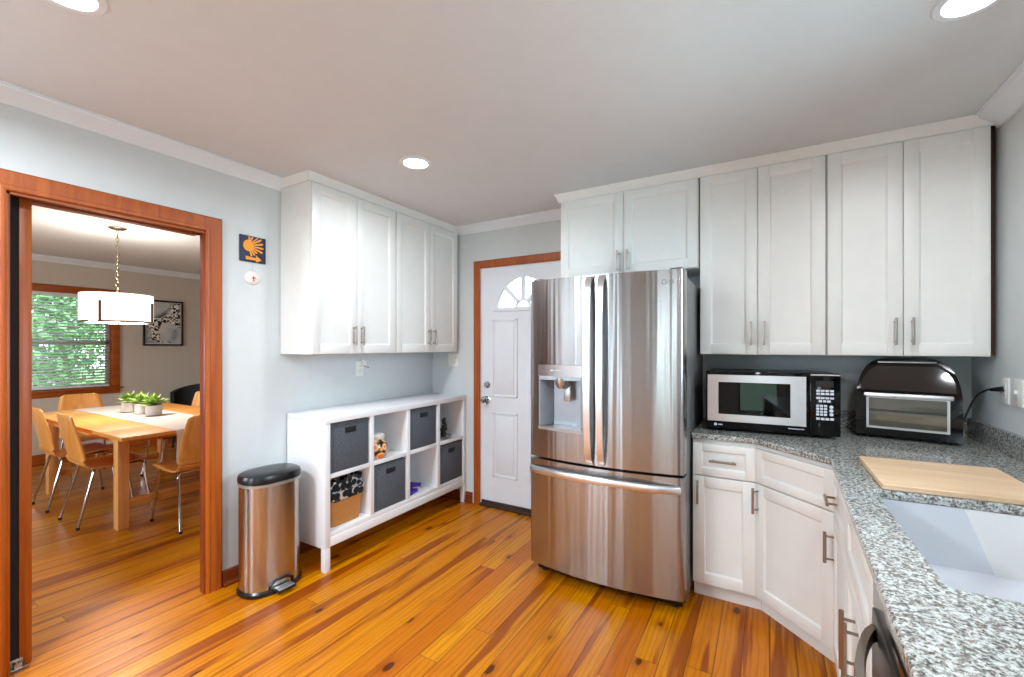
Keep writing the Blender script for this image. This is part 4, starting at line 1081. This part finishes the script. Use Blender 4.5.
# black armchair
t = thing('black_armchair', 'black rounded back armchair in the far corner of the dining room', 'armchair', (-4.08, -.17, 0))
bx_, by_ = -4.08, -.17
mb = MB(); n = 30; R1, R0 = .36, .31
outer = []; rows = []
for k in range(n+1):
    a = math.radians(-200+ 220*k/n) ; a = math.radians(-20+220*k/n)
    top = .86-.12*abs((k/n-.5)*2)**2.4
    rows.append([(bx_+R1*math.cos(a)*1.3, by_+R1*math.sin(a)*.9, .30), (bx_+R1*math.cos(a)*1.32, by_+R1*math.sin(a)*.95, top), (bx_+R0*math.cos(a)*1.3, by_+R0*math.sin(a)*.9, top-.005), (bx_+R0*math.cos(a)*1.28, by_+R0*math.sin(a)*.88, .30)])
vr = [[mb.bm.verts.new(p) for p in r_] for r_ in rows]
for p, q in zip(vr, vr[1:]):
    for j in range(4): mb.bm.faces.new((p[j], p[(j+1) % 4], q[(j+1) % 4], q[j]))
mb.bm.faces.new(vr[0][::-1]); mb.bm.faces.new(vr[-1])
part('backrest', mb, 'black_matte', t)
part('seat', MB().lathe([(0, .30), (.30, .30), (.33, .33), (.33, .42), (.29, .46), (0, .47)], (bx_, by_-.02, 0), 32, (1.2, .9)), 'black_matte', t)
for sx in (-1, 1):
    for sy in (-1, 1): part('leg', MB().cyl((bx_+sx*.22, by_+sy*.18, 0), (bx_+sx*.19, by_+sy*.15, .31), .012, .02), 'black_matte', t)
# picture
t = thing('framed_picture', 'black framed picture on the dining room wall beside the window', 'picture', (DX, -.32, 1.39))
PY0, PY1, PZ0, PZ1 = -.555, -.082, 1.395, 2.03
part('picture_frame', MB().holed([(PY0, PZ0), (PY1, PZ0), (PY1, PZ1), (PY0, PZ1)], [[(PY0+.022, PZ0+.022), (PY1-.022, PZ0+.022), (PY1-.022, PZ1-.022), (PY0+.022, PZ1-.022)]], DX+.001, DX+.025, 'X'), 'black_plastic', t)
part('mat_board', MB().box(DX+.002, DX+.009, PY0+.02, PY1-.02, PZ0+.02, PZ1-.02), 'runner_cloth', t)
part('print', MB().box(DX+.009, DX+.011, PY0+.034, PY1-.034, PZ0+.034, PZ1-.034), 'poster_print', t)
# chandelier
cx3, cy3 = -2.315, -1.572
t = thing('pendant_lamp', 'drum shade pendant lamp glowing over the dining table', 'pendant lamp', (cx3, cy3, H))
part('canopy', MB().lathe([(0, 0), (.065, 0), (.065, -.012), (.045, -.022), (.012, -.026), (0, -.026)], (cx3, cy3, H), 28), 'brass_nickel', t)
mb = MB(); z = H-.028; k = 0
while z > 1.93:
    pts = []
    for q in range(13):
        a = 2*PI*q/12; u_, v_ = .010*math.cos(a), .021*math.sin(a)
        pts.append((cx3+(u_ if k % 2 else 0), cy3+(0 if k % 2 else u_), z-.018+v_))
    mb.tube(pts, .0028, 6, cap=False); z -= .033; k += 1
part('chain', mb, 'brass_nickel', t)
SR = .252; z0, z1 = 1.612, 1.848
part('drum_shade', MB().lathe([(SR, z0), (SR, z1), (SR-.004, z1), (SR-.004, z0), (SR, z0)], (cx3, cy3, 0), 64), 'shade_glow', t)
mb = MB(); 
for a in (0, 60, 120): 
    a = math.radians(a+10); mb.cyl((cx3-SR*math.cos(a), cy3-SR*math.sin(a), z1-.01), (cx3+SR*math.cos(a), cy3+SR*math.sin(a), z1-.01), .004, seg=6)
mb.cyl((cx3, cy3, z1-.02), (cx3, cy3, 1.94), .008, seg=10)
part('shade_spider', mb, 'brass_nickel', t)
part('diffuser', MB().lathe([(0, z0+.012), (SR-.03, z0+.012), (SR-.03, z0+.018), (0, z0+.018)], (cx3, cy3, 0), 48), 'diffuser_glow', t)
part('bottom_ring', MB().lathe([(SR-.028, z0-.016), (SR+.008, z0-.016), (SR+.008, z0-.002), (SR-.028, z0-.002), (SR-.028, z0-.016)], (cx3, cy3, 0), 64), 'chrome', t)
for k in range(4):
    a = math.radians(-43+90*k); c = Vector((math.cos(a), math.sin(a), 0)); p = Vector((cx3, cy3, 0))
    part('bracket', MB().tube([p+c*(SR+.008)+Vector((0, 0, z0-.014)), p+c*(SR+.008)+Vector((0, 0, z0+.165))], 0, sec=[(-.009, -.003), (.009, -.003), (.009, .003), (-.009, .003)]), 'brass_nickel', t)
area('lamp_light', (0, 0, z0-H+.004), (0, 0, 0), .42, .42, 15, (1.0, .92, .82), t, 'DISK')
area('lamp_light', (0, 0, z1-H+.01), (PI, 0, 0), .4, .4, 8, (1.0, .92, .82), t, 'DISK')
